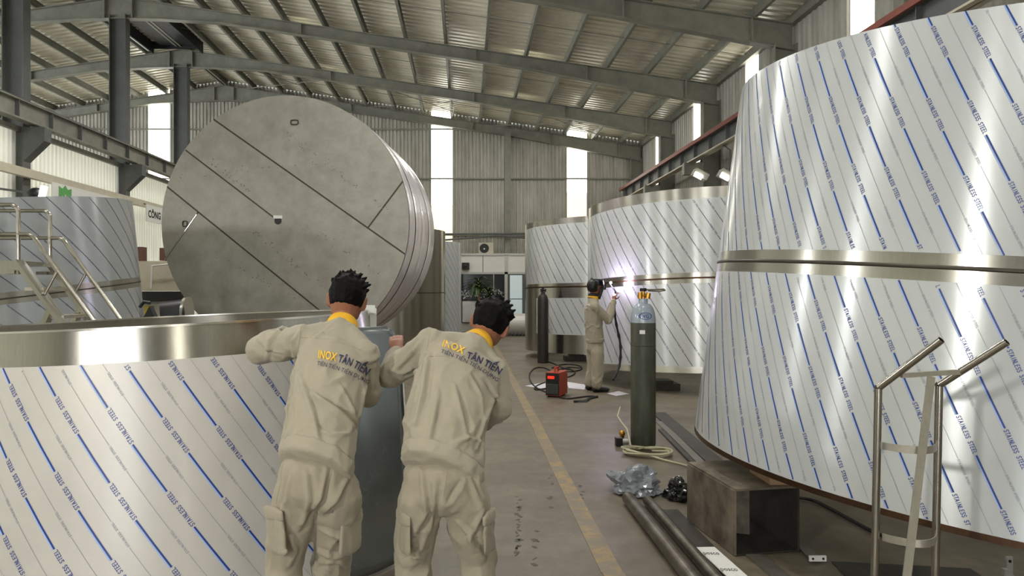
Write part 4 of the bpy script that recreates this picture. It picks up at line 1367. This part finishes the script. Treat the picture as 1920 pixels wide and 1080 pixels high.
for yy0, yy1 in ((836, 832), (1007, 1000)):
    l_, r_ = P(1655, yy0, HY), P(1755, yy1, HY)
    sp = MB(); vs = []; n = 14
    for i in range(n + 1):
        t = i / n; p_ = l_.lerp(r_, t) + V((0, -.10 * math.sin(PI * t) ** .8, 0))
        vs += [p_ + V((0, 0, .0145)), p_ - V((0, 0, .0145)), p_ + V((0, .004, .0145)), p_ + V((0, .004, -.0145))]
    fs = []
    for i in range(n):
        a_ = 4 * i; b_ = a_ + 4
        fs += [(a_, a_ + 1, b_ + 1, b_), (a_ + 2, b_ + 2, b_ + 3, a_ + 3), (a_, b_, b_ + 2, a_ + 2), (a_ + 1, a_ + 3, b_ + 3, b_ + 1)]
    sp.add(vs, fs); sp.build('curved_strap', M_flat, tr, smooth=True)
MB().box((1.73, HY - .08, .015), (.3, .3, .008)).build('toe_plate', M_flat, tr)
MB().cyl((1.56, HY + .05, .1), (1.92, HY + .05, .1), .01, n=10).build('axle', M_flat, tr, smooth=True)
#PEOPLE#
# ------------------------------------------------------------------ people
SPH = []
for i in range(7):
    ph = PI * i / 6
    for k in range(12 if 0 < i < 6 else 1):
        th = 2 * PI * k / 12
        SPH.append(V((math.sin(ph) * math.cos(th), math.sin(ph) * math.sin(th), math.cos(ph))))


def blob(name, segs, vox, m, parent, sm=6, disp=None, fac=.5, creases=()):
    """union of hulls between ellipsoids -> one continuous skin. seg = (c0, r0, c1, r1, frame)"""
    bm = bmesh.new()
    for s in segs:
        c0, r0, c1, r1 = s[:4]; fr = s[4] if len(s) > 4 else Matrix.Identity(3)
        b2 = bmesh.new()
        for c, r in ((c0, r0), (c1, r1)):
            r = (r, r, r) if isinstance(r, (int, float)) else r
            for p in SPH: b2.verts.new(V(c) + fr @ V((p.x * r[0], p.y * r[1], p.z * r[2])))
        res = bmesh.ops.convex_hull(b2, input=b2.verts)
        junk = [g_ for g_ in res.get('geom_interior', []) + res.get('geom_unused', []) if isinstance(g_, bmesh.types.BMVert)]
        bmesh.ops.delete(b2, geom=list(set(junk)), context='VERTS')
        tmp = bpy.data.meshes.new('tmp'); b2.to_mesh(tmp); b2.free()
        bm.from_mesh(tmp); bpy.data.meshes.remove(tmp)
    me = bpy.data.meshes.new(name); bm.to_mesh(me); bm.free()
    o = bpy.data.objects.new(name, me); COL.objects.link(o)
    md = o.modifiers.new('r', 'REMESH'); md.mode = 'VOXEL'; md.voxel_size = vox
    ms = o.modifiers.new('s', 'SMOOTH'); ms.factor = fac; ms.iterations = sm
    dg = bpy.context.evaluated_depsgraph_get(); dg.update()
    out = bpy.data.meshes.new_from_object(o.evaluated_get(dg))
    bpy.data.objects.remove(o); bpy.data.meshes.remove(me)
    if disp:
        out.update()
        nn = [v.normal.copy() for v in out.vertices]
        for v, n_ in zip(out.vertices, nn): v.co += n_ * disp(v.co, n_)
    if creases:
        out.update()
        bv = BVHTree.FromPolygons([v.co for v in out.vertices], [tuple(p.vertices) for p in out.polygons])
        lines = []
        for amp, wd, *pts in creases:
            q = []
            for a, b in zip(pts[:-1], pts[1:]):
                for k in range(6):
                    t = k / 6; d = (P(a[0] + (b[0] - a[0]) * t, a[1] + (b[1] - a[1]) * t, 1.0) - V((0, 0, EYE))).normalized()
                    h = bv.ray_cast(V((0, 0, EYE)), d)
                    if h[0] is not None: q.append(h[0])
            if len(q) > 2: lines.append((amp, wd, q))
        nn = [v.normal.copy() for v in out.vertices]
        for v, n_ in zip(out.vertices, nn):
            if n_.y > .35: continue
            tot = 0.0; p = v.co
            for amp, wd, q in lines:
                if min((p - q[0]).length, (p - q[len(q) // 2]).length, (p - q[-1]).length) > .22: continue
                best = 9.0; sg = 1; tt = 0.0; n1 = len(q) - 1
                for i in range(n1):
                    ab = q[i + 1] - q[i]; l2 = ab.length_squared
                    if l2 < 1e-9: continue
                    t = max(0.0, min(1.0, (p - q[i]).dot(ab) / l2)); dv = p - (q[i] + ab * t); d = dv.length
                    if d < best: best = d; sg = 1 if ab.cross(dv).dot(n_) > 0 else -1; tt = (i + t) / n1
                if best < .07:
                    e = math.sin(PI * min(1, max(0, .12 + .76 * tt)))
                    x = best * sg
                    tot += amp * e * (math.exp(-(x / wd) ** 2) - .85 * math.exp(-((x - 1.7 * wd) / (wd * 1.1)) ** 2))
            v.co += n_ * tot
    org = ORG[parent.name] if parent else V((0, 0, 0))
    for v in out.vertices: v.co -= org
    out.materials.clear(); out.materials.append(m)
    out.polygons.foreach_set('use_smooth', [True] * len(out.polygons))
    out.name = name
    return link(name, out, parent)


def folds(amp, dirv, fr=1.0, seed=0.0):
    """cloth folds: sharp ridges drawn out along dirv"""
    dirv = V(dirv).normalized()

    def f(p, n_):
        w_ = V((noise.noise(p * 4 + V((seed, 0, 0))), noise.noise(p * 4 + V((0, seed, 3))), noise.noise(p * 4 + V((7, 0, seed))))) * .10
        q0 = p + w_
        q = (q0 - dirv * (q0.dot(dirv) * .78)) * (6.5 * fr) + V((seed, seed * .7, 0))
        r1 = max(0.0, 1 - abs(noise.noise(q)) * 3.2) ** 2
        r2 = max(0.0, 1 - abs(noise.noise(q * 2.1 + V((5, 1, 0)))) * 3.2) ** 2
        a = noise.noise(q * .6 + V((2, 9, 4)))
        return amp * (a * .7 + r1 * 1.15 + r2 * .45 - .45)
    return f


def frame(up, fwd):
    up = V(up).normalized(); fwd = V(fwd); fwd = (fwd - up * fwd.dot(up)).normalized(); rt = fwd.cross(up)
    return Matrix((rt, fwd, up)).transposed()


def hand(wrist, d, palm_n, thumb_side, curl=.5, s=1.0):
    """palm + five bent fingers; d: finger direction, palm_n: out of the palm, thumb_side: +-1 along d x palm_n"""
    d = V(d).normalized(); pn = V(palm_n); pn = (pn - d * pn.dot(d)).normalized(); sd = d.cross(pn) * thumb_side
    segs = []
    fr = Matrix((sd, pn, d)).transposed()
    segs.append((wrist, (.026 * s, .02 * s, .02 * s), wrist + d * .085 * s, (.038 * s, .014 * s, .016 * s), fr))
    for k, (off, L, r) in enumerate(((.028, .072, .0088), (.009, .08, .009), (-.010, .074, .0088), (-.028, .058, .008))):
        p = wrist + d * (.09 * s) + sd * off * s; cur = d.copy()
        rr = r * s
        for j, fl_ in enumerate((.45, .32, .25)):
            ang = curl * (.5 + .35 * j)
            cur = (d * math.cos(curl * (.35 + .55 * j)) + pn * math.sin(curl * (.35 + .55 * j))).normalized()
            q = p + cur * (L * fl_ * s); segs.append((p, rr, q, rr * .93)); p = q; rr *= .93
    p = wrist + d * .025 * s + sd * .026 * s
    t1 = (d * .6 + sd * .75 + pn * .25).normalized(); q = p + t1 * .045 * s; segs.append((p, .013 * s, q, .0105 * s))
    t2 = (d * .85 + sd * .25 + pn * .45).normalized(); segs.append((q, .0105 * s, q + t2 * .03 * s, .0085 * s))
    return segs


def person(label, loc, J, clothes_seed, hair_tufts=46, lat=.17, dep=.115, lr=(.095, .075, .06), mask=False):
    o = thing('person', label, 'person', loc)
    g_ = lambda k: V(J[k])
    pel, hem, mid, che, nek, hd = (g_(k) for k in ('pelvis', 'hem', 'mid', 'chest', 'neck', 'head'))
    fwd = V(J['fwd'])
    latv = (g_('shR') - g_('shL')).normalized()
    spine = (che - hem).normalized()
    fT = Matrix((latv, spine.cross(latv).normalized(), latv.cross(spine.cross(latv)).normalized())).transposed()
    hipv = (g_('hipR') - g_('hipL')).normalized()
    fH = Matrix((hipv, V((0, 0, 1)).cross(hipv).normalized(), V((0, 0, 1)))).transposed()
    hs = J.get('hs', 1.0)
    hu, hf = V(J['head_up']).normalized(), V(J['head_fwd']); fD = frame(hu, hf); hr = fD.col[0]; hf = fD.col[1]
    # body
    S = []
    S.append((pel, (lat * .72, dep * .72, .09), mid, (lat * .68, dep * .68, .09), fT))
    S.append((mid, (lat * .68, dep * .68, .09), che, (lat * .74, dep * .7, .09), fT))
    S.append((che, .075, nek, .055)); S.append((nek - hu * .02, .053, hd - hu * .06 - hf * .01, .05))
    S.append((hd + hu * .025 - hf * .012, (.072 * hs, .088 * hs, .088 * hs), hd - hu * .02 + hf * .008, (.068 * hs, .08 * hs, .085), fD))
    S.append((hd - hu * .06 + hf * .03, (.05, .05, .04), hd - hu * .085 + hf * .05, (.034, .03, .025), fD))
    S.append((hd + hu * .0 + hf * .088, .010, hd - hu * .03 + hf * .104, .014))      # nose
    S.append((hd + hu * .018 + hf * .078 - hr * .035, (.02, .014, .009), hd + hu * .018 + hf * .078 + hr * .035, (.02, .014, .009), fD))  # brow
    S.append((hd - hu * .058 + hf * .088 - hr * .016, .009, hd - hu * .058 + hf * .088 + hr * .016, .009))  # mouth
    for sg in (-1, 1):
        e0 = hd + hr * sg * .074 * hs - hf * .004 + hu * .018
        S.append((e0, (.009, .02, .016), e0 - hu * .04 + hf * .006, (.007, .011, .010), fD))
        S.append((e0 + hr * sg * .010 - hf * .008 + hu * .004, (.005, .012, .014), e0 + hr * sg * .008 - hu * .036, (.004, .007, .007), fD))
    for sd in 'LR':
        S.append((g_('sh' + sd), .055, g_('el' + sd), .042)); S.append((g_('el' + sd), .042, g_('wr' + sd), .028))
        S += hand(g_('wr' + sd), J['hd' + sd][0], J['hd' + sd][1], J['hd' + sd][2], J['hd' + sd][3])
        S.append((g_('hip' + sd), .075, g_('kn' + sd), .05)); S.append((g_('kn' + sd), .048, g_('an' + sd), .035))
    blob('body', S, .0055, M_skin, o, 4)
    # jacket
    K = [(hem, (lat * 1.0, dep * 1.05, .035), mid, (lat * .99, dep * 1.06, .08), fT), (mid, (lat * .99, dep * 1.06, .08), che, (lat * 1.06, dep * 1.02, .08), fT)]
    for sd in 'LR':
        K.append((che, (.1, .09, .07), g_('sh' + sd), .072, fT))
        K.append((g_('sh' + sd), .076, g_('el' + sd), .066)); K.append((g_('el' + sd), .068, g_('wr' + sd), .046))
    for sd in 'LR': K.append((g_('sh' + sd) + spine * .01, .062, nek - (nek - che).normalized() * .035, .062))
    K.append((che, (.12, .09, .06), nek - (nek - che).normalized() * .02, (.075, .07, .02), fT))
    jk = blob('jacket', K, .0075, M_cloth, o, 6, folds(.009, spine + latv * .55, 1.0, clothes_seed), creases=J.get('jc', ()))
    hb_ = blob('waistband', [(hem - spine * .06, (lat * .985, dep * 1.05, .012), hem - spine * .002, (lat * 1.025, dep * 1.09, .012), fT)], .009, M_cloth, o, 4, folds(.004, spine, 1.8, clothes_seed))
    # collar
    cb = nek - hu * .030; ax = (hd - hu * .05 - cb).normalized(); ca = ax.cross(hf).normalized(); cf = ca.cross(ax)
    cm = MB(); vs = []; n = 36
    prof = [(.077, .0), (.079, .012), (.070, .052), (.064, .056), (.060, .05), (.064, .0)]
    for i in range(n):
        t = 2 * PI * i / n
        for r, z in prof: vs.append(cb + (ca * math.cos(t) + cf * math.sin(t)) * r + ax * (z - .012 * math.sin(t)) )
    m_ = len(prof)
    cm.add(vs, [(i * m_ + j, ((i + 1) % n) * m_ + j, ((i + 1) % n) * m_ + (j + 1) % m_, i * m_ + (j + 1) % m_) for i in range(n) for j in range(m_)])
    cm.build('collar', M_yellow, o, smooth=True)
    # trousers
    T = [(pel + V((0, 0, .06)), (lat * .9, dep * .98, .06), pel - V((0, 0, .03)), (lat * .94, dep * 1.02, .07), fH)]
    for sd in 'LR':
        hp, kn, an = g_('hip' + sd), g_('kn' + sd), g_('an' + sd)
        up = hp + (pel - hp) * .25 + V((0, 0, .05))
        T.append((up, lr[0] * .98, hp, lr[0])); T.append((hp, lr[0], kn, lr[1])); T.append((kn, lr[1], an + V((0, 0, .02)), lr[2]))
    trs = blob('trousers', T, .0075, M_cloth2, o, 6, folds(.010, V((.3, 0, 1)), .95, clothes_seed + 3), creases=J.get('tc', ()))
    # shoes
    for sd in 'LR':
        an = g_('an' + sd); ff = V(J['foot' + sd]).normalized()
        f3 = frame((0, 0, 1), ff)
        a = V((an.x, an.y, .045)) - ff * .03; b = V((an.x, an.y, .035)) + ff * .15
        blob('shoe', [(a, (.042, .05, .045), b, (.045, .045, .032), f3), (V((an.x, an.y, .06)), .045, V((an.x, an.y, .10)), .045)], .009, M_shoe, o, 4)
    # hair
    if hair_tufts:
        Hs = [(hd + hu * .042 - hf * .014, (.081 * hs, .096 * hs, .085 * hs), hd + hu * .012 - hf * .022, (.075 * hs, .08 * hs, .058 * hs), fD)]
        rnd = random.Random(int(clothes_seed * 10))
        for k in range(hair_tufts):
            az = rnd.uniform(0, 2 * PI); el = rnd.uniform(.25, 1.5)
            dv = hr * (math.cos(az) * math.cos(el)) + hf * (math.sin(az) * math.cos(el)) + hu * math.sin(el)
            p = hd + hu * .04 - hf * .012 + V((dv * .072 * hs))
            sw = (dv * .45 + hr * rnd.uniform(-.2, .9) + hf * rnd.uniform(-.6, .6) + hu * rnd.uniform(.0, .5)).normalized()
            L = rnd.uniform(.012, .032)
            Hs.append((p, .018, p + dv * .010, .013)); Hs.append((p + dv * .010, .013, p + dv * .012 + sw * L, .004))
        blob('hair', Hs, .0048, M_hair, o, 2, lambda p, n_: .002 * noise.noise(p * 90), .4)
    return o, jk, trs


def bvh_of(o, org):
    me = o.data
    return BVHTree.FromPolygons([v.co + org for v in me.vertices], [tuple(p.vertices) for p in me.polygons])


CAM = V((0, 0, EYE))


def ray_to(bv, px, py, off):
    d = (P(px, py, 1.0) - CAM).normalized()
    h = bv.ray_cast(CAM, d)
    return (h[0] - d * off, h[3]) if h[0] is not None else (None, None)


def cloth_text(bv, s, pts, h, m, parent, nm, bold=.0, off=.010):
    """letter a jacket back along a baseline through three pixel points"""
    vs, fs = text_tris(s, bold)
    x0 = min(v.x for v in vs); x1 = max(v.x for v in vs)
    (ax_, ay), (bx_, by), (cx_, cy) = pts
    w3 = []
    for v in vs:
        t = (v.x - x0) / (x1 - x0)
        qx = (1 - t) ** 2 * ax_ + 2 * t * (1 - t) * bx_ + t * t * cx_; qy = (1 - t) ** 2 * ay + 2 * t * (1 - t) * by + t * t * cy
        dx = 2 * (1 - t) * (bx_ - ax_) + 2 * t * (cx_ - bx_); dy = 2 * (1 - t) * (by - ay) + 2 * t * (cy - by)
        l_ = math.hypot(dx, dy); hh = v.y / .73 * h
        p, _ = ray_to(bv, qx + dy / l_ * hh, qy - dx / l_ * hh, off)
        w3.append(p)
    good = [f for f in fs if all(w3[i] is not None for i in f) and max((w3[f[0]] - w3[i]).length for i in f) < .12]
    w3 = [p if p is not None else V((0, 0, 0)) for p in w3]
    mb = MB(); mb.add(w3, good)
    # drop the unused points
    used = sorted({i for f in mb.f for i in f}); mp_ = {u: i for i, u in enumerate(used)}
    mb.v = [mb.v[u] for u in used]; mb.f = [tuple(mp_[i] for i in f) for f in mb.f]
    return tag(mb.build(nm, m, parent), 'printed lettering')


def stitch(bv, pts, parent, nm='seam', r=.0022, m=None):
    out = []
    for (a, b) in zip(pts[:-1], pts[1:]):
        for k in range(8):
            t = k / 8; p, _ = ray_to(bv, a[0] + (b[0] - a[0]) * t, a[1] + (b[1] - a[1]) * t, -.0005)
            if p is not None: out.append(p)
    if len(out) > 2: MB().tube(out, r, 5).build(nm, m or M_cloth2, parent, smooth=True)


def pocket(parent, c, out, up, w_, h_):
    f3 = frame(up, out)
    blob('cargo_pocket', [(c - f3.col[2] * (h_ / 2 - .015), (w_ / 2, .014, .02), c + f3.col[2] * (h_ / 2 - .015), (w_ / 2, .012, .02), f3)], .008, M_cloth2, parent, 5, folds(.006, (0, 0, 1), 1.4, 2))
    blob('pocket_flap', [(c + f3.col[2] * (h_ / 2 - .03), (w_ / 2 + .004, .017, .012), c + f3.col[2] * (h_ / 2 + .004), (w_ / 2 + .004, .014, .012), f3)], .008, M_cloth2, parent, 4, folds(.003, (0, 0, 1), 1.4, 4))


# worker at the left, pushing the low tank
J1 = dict(pelvis=P(594, 905, 2.84), hem=P(594, 852, 2.86), mid=P(606, 765, 3.0), chest=P(626, 672, 3.2), neck=P(641, 612, 3.34), head=P(650, 567, 3.44),
          shL=P(566, 638, 3.24), elL=P(487, 656, 3.36), wrL=P(528, 630, 3.62), shR=P(679, 668, 3.2), elR=P(684, 735, 3.24), wrR=P(688, 672, 3.5),
          hipL=P(560, 925, 2.84), knL=P(531, 1062, 2.92), anL=P(522, 1235, 2.78), hipR=P(632, 930, 2.86), knR=P(622, 1060, 2.98), anR=P(618, 1200, 3.02),
          hs=1.1, fwd=(-.05, 1, 0), head_up=(.12, .25, 1), head_fwd=(-.05, 1, -.3),
          hdL=((.2, 1, .25), (0, 0, -1), -1, .5), hdR=((-.1, 1, .3), (0, 0, -1), 1, .5), footL=(-.15, 1, 0), footR=(.1, 1, 0))
for k_ in ('anL', 'anR'): J1[k_].z = .09
J1['jc'] = [(.016, .010, (560, 700), (585, 770), (600, 835)), (.018, .012, (575, 730), (635, 772), (670, 805)), (-.014, .009, (552, 700), (541, 780), (528, 840)),
            (.014, .010, (690, 700), (678, 760), (668, 800)), (.012, .008, (640, 725), (662, 770), (676, 815)), (-.012, .010, (560, 612), (540, 640), (548, 680)),
            (.014, .009, (530, 612), (505, 640), (500, 680)), (.010, .008, (590, 800), (620, 815), (660, 812)), (-.010, .008, (480, 640), (500, 660), (540, 668))]
J1['tc'] = [(.014, .010, (612, 880), (600, 935), (560, 990)), (.016, .011, (655, 890), (628, 940), (598, 968)), (-.012, .010, (540, 880), (530, 930), (520, 960)),
            (.014, .010, (600, 992), (630, 1005), (655, 1010)), (.013, .009, (597, 1035), (625, 1045), (650, 1042)), (-.012, .009, (600, 1062), (630, 1060), (652, 1070)),
            (.013, .010, (575, 890), (580, 940), (560, 1000)), (.012, .010, (545, 1010), (555, 1035), (540, 1065))]
w1, jk1, tr1 = person('worker in beige uniform pushing the low tank, standing at the left', (J1['pelvis'].x, 2.9, 0), J1, 1.7, lat=.158, lr=(.094, .078, .062))
bv1 = bvh_of(jk1, ORG[w1.name])
cloth_text(bv1, 'INOX', ((596, 671), (612, 673), (630, 677)), 16, M_yprint, jk1, 'lettering', .02)
cloth_text(bv1, 'TÂN TIẾN', ((633, 678), (662, 685), (687, 704)), 15, M_nprint, jk1, 'lettering', .02)
cloth_text(bv1, 'TIÊN TIẾN TIỆN DỤNG', ((594, 684), (640, 692), (690, 720)), 8, M_nprint, jk1, 'lettering', .0)
stitch(bv1, [(565, 606), (560, 650), (548, 690), (536, 800)], jk1)
stitch(bv1, [(563, 632), (620, 636), (694, 662)], jk1)
pocket(w1, P(517, 998, 2.80), (-.75, -.65, 0), (-.12, 0, 1), .15, .17)
pocket(w1, P(658, 1000, 2.86), (.85, -.5, 0), (.05, 0, 1), .13, .16)

# worker at the right of the pair
J2 = dict(pelvis=P(832, 915, 2.86), hem=P(832, 862, 2.88), mid=P(838, 780, 3.0), chest=P(866, 690, 3.2), neck=P(893, 642, 3.34), head=P(917, 612, 3.44),
          shL=P(806, 648, 3.24), elL=P(734, 702, 3.36), wrL=P(744, 664, 3.50), shR=P(923, 700, 3.24), elR=P(934, 762, 3.2), wrR=P(905, 790, 3.42),
          hipL=P(790, 935, 2.86), knL=P(774, 1050, 2.96), anL=P(774, 1220, 2.9), hipR=P(875, 938, 2.86), knR=P(893, 1045, 2.94), anR=P(905, 1225, 2.84),
          hs=1.1, fwd=(.05, 1, 0), head_up=(.42, .2, 1), head_fwd=(.15, 1, -.45),
          hdL=((-.1, .75, .6), (0, .4, -1), -1, .55), hdR=((-.4, 1, .1), (0, 0, -1), 1, .6), footL=(-.15, 1, 0), footR=(.2, 1, 0))
for k_ in ('anL', 'anR'): J2[k_].z = .09
J2['jc'] = [(.016, .011, (802, 662), (792, 740), (775, 805)), (.013, .010, (852, 722), (862, 765), (880, 830)), (.017, .011, (932, 735), (906, 790), (892, 850)),
            (-.012, .010, (908, 712), (925, 740), (930, 780)), (.013, .010, (822, 735), (812, 790), (800, 845)), (.012, .009, (850, 830), (880, 820), (912, 835)),
            (.013, .009, (790, 640), (770, 665), (735, 700)), (-.012, .009, (800, 668), (785, 690), (760, 705)), (.012, .009, (880, 700), (900, 740), (908, 770))]
J2['tc'] = [(.016, .011, (790, 885), (800, 960), (772, 1010)), (.014, .010, (818, 900), (812, 950), (806, 1005)), (-.012, .009, (866, 900), (850, 925), (838, 945)),
            (.015, .010, (908, 955), (882, 1010), (915, 1055)), (.014, .010, (755, 1030), (775, 1040), (800, 1050)), (.012, .009, (860, 980), (880, 1000), (890, 1040)),
            (.012, .009, (880, 895), (895, 930), (905, 950)), (-.012, .009, (790, 1005), (780, 1030), (760, 1050))]
w2, jk2, tr2 = person('worker in beige uniform leaning forward beside the bent sheet, standing at the right', (J2['pelvis'].x, 2.9, 0), J2, 5.2, lat=.176, lr=(.093, .075, .06))
bv2 = bvh_of(jk2, ORG[w2.name])
cloth_text(bv2, 'INOX', ((829, 649), (848, 654), (868, 664)), 14, M_yprint, jk2, 'lettering', .02)
cloth_text(bv2, 'TÂN TIẾN', ((874, 671), (906, 681), (936, 702)), 13, M_nprint, jk2, 'lettering', .02)
cloth_text(bv2, 'TIÊN TIẾN TIỆN DỤNG', ((826, 661), (884, 680), (932, 716)), 7.5, M_nprint, jk2, 'lettering', .0)
stitch(bv2, [(806, 620), (800, 660), (778, 734), (765, 800)], jk2)
stitch(bv2, [(800, 668), (850, 668), (940, 712)], jk2)
bvt2 = bvh_of(tr2, ORG[w2.name])
stitch(bvt2, [(838, 888), (834, 910), (831, 935)], tr2)
stitch(bvt2, [(866, 890), (890, 892), (912, 884)], tr2)
bvt1 = bvh_of(tr1, ORG[w1.name])
stitch(bvt1, [(622, 880), (614, 920), (600, 960)], tr1)
stitch(bvt1, [(530, 872), (526, 905), (516, 950)], tr1)
pocket(w2, P(757, 1000, 2.84), (-.9, -.4, 0), (0, 0, 1), .14, .15)
pocket(w2, P(917, 1000, 2.84), (.9, -.3, 0), (0, 0, 1), .14, .15)

# welder
WY = 10.8
fw = V((.82, .57, 0))
J3 = dict(pelvis=P(1116, 652, WY), hem=P(1116, 634, WY), mid=P(1113, 606, WY), chest=P(1111, 577, WY), neck=P(1112, 557, WY), head=P(1113, 539, WY) + fw * .02,
          shL=P(1108, 574, WY + .12), elL=P(1140, 596, WY + .22), wrL=P(1150, 564, WY + .14), shR=P(1116, 575, WY - .15), elR=P(1141, 600, WY - .12), wrR=P(1150, 566, WY + .02),
          hipL=P(1112, 660, WY + .08), knL=P(1112, 694, WY + .10), anL=P(1106, 724, WY + .12), hipR=P(1120, 661, WY - .09), knR=P(1120, 696, WY - .10), anR=P(1119, 726, WY - .10),
          fwd=tuple(fw), head_up=(.05, 0, 1), head_fwd=tuple(fw),
          hdL=((.25, .15, 1), (.6, .6, 0), -1, 1.1), hdR=((.2, .3, 1), (.6, .6, 0), 1, 1.1), footL=tuple(fw), footR=(1, .15, 0))
for k_ in ('anL', 'anR'): J3[k_].z = .09
w3, jk3, tr3 = person('welder in beige uniform with black welding mask at the tank', (J3['pelvis'].x, WY, 0), J3, 9.4, 0, lat=.17, dep=.125, lr=(.10, .085, .078))
h3 = J3['head']
fD3 = frame((.05, 0, 1), fw); r3, f3_, u3 = fD3.col[0], fD3.col[1], fD3.col[2]
blob('hood', [(h3 + u3 * .045 - f3_ * .03, (.095, .10, .08), h3 - u3 * .01 - f3_ * .035, (.088, .09, .07), fD3), (h3 + u3 * .10 - f3_ * .06, .03, h3 + u3 * .13 - f3_ * .07, .015)], .01, M_black, w3, 4)
blob('neck_cloth', [(h3 - u3 * .10 - f3_ * .02, (.075, .078, .022), h3 - u3 * .12 - f3_ * .015, (.08, .085, .02), fD3)], .008, M_black, w3, 4)
mk = MB(); vs = []
for j in range(9):
    z = .13 - .30 * j / 8
    for i in range(13):
        t = (i / 12 - .5) * 2.5
        r_ = .135 - .012 * abs(j - 3)
        vs.append(h3 + u3 * z + f3_ * (r_ * math.cos(t) + .03) + r3 * (r_ * .85 * math.sin(t)))
mk.add(vs, [(j * 13 + i, j * 13 + i + 1, (j + 1) * 13 + i + 1, (j + 1) * 13 + i) for j in range(8) for i in range(12)])
mo_ = mk.build('welding_mask', M_black, w3, smooth=True); mo_.modifiers.new('t', 'SOLIDIFY').thickness = .005
MB().box(h3 + u3 * .02 + f3_ * .168, (.11, .02, .09), fD3).build('viewing_window', M_glassd, mo_)
bv3 = bvh_of(jk3, ORG[w3.name])
cloth_text(bv3, 'INOX', ((1096, 573), (1100, 575), (1104, 577)), 3.4, M_nprint, jk3, 'lettering', .02, .004)
# torch, arc and torch cable
ARC = V((2.185, 11.13, EYE + 11 * 11.13 / F))
tq = thing('welding_torch', 'black welding torch in the welder hands', 'torch', tuple(J3['wrR']))
hp_ = J3['wrR'] + V((.03, .06, .09))
MB().tube([hp_ - V((0, 0, .06)), hp_ + V((.02, .03, .06)), ARC - V((.02, .05, .02))], [.016, .014, .008], 8).build('handle', M_black, tq, smooth=True)
cb_ = [hp_ - V((0, 0, .06)), P(1152, 585, 10.95), P(1156, 612, 10.95), P(1163, 640, 10.95), P(1164, 668, 10.9), P(1161, 690, 10.85), P(1150, 712, 10.6)]
for _ in range(2):
    o2 = [cb_[0]]
    for a, b in zip(cb_[:-1], cb_[1:]): o2 += [a * .75 + b * .25, a * .25 + b * .75]
    cb_ = o2 + [cb_[-1]]
cb_[-1].z = max(.02, cb_[-1].z)
MB().tube(cb_, [.016 + .006 * (i % 3 == 0) for i in range(len(cb_))], 8).build('torch_cable', M_rubber, tq, smooth=True)
ar = MB().ball(ARC, .018, 8).build('arc_flame', M_arc, tq, smooth=True)
ld = bpy.data.lights.new('arc_light', 'POINT'); ld.energy = 12; ld.color = (.80, .66, 1.0); ld.shadow_soft_size = .02
lo = bpy.data.objects.new('arc_light', ld); COL.objects.link(lo); lo.location = ARC + V((-.06, -.10, .02))
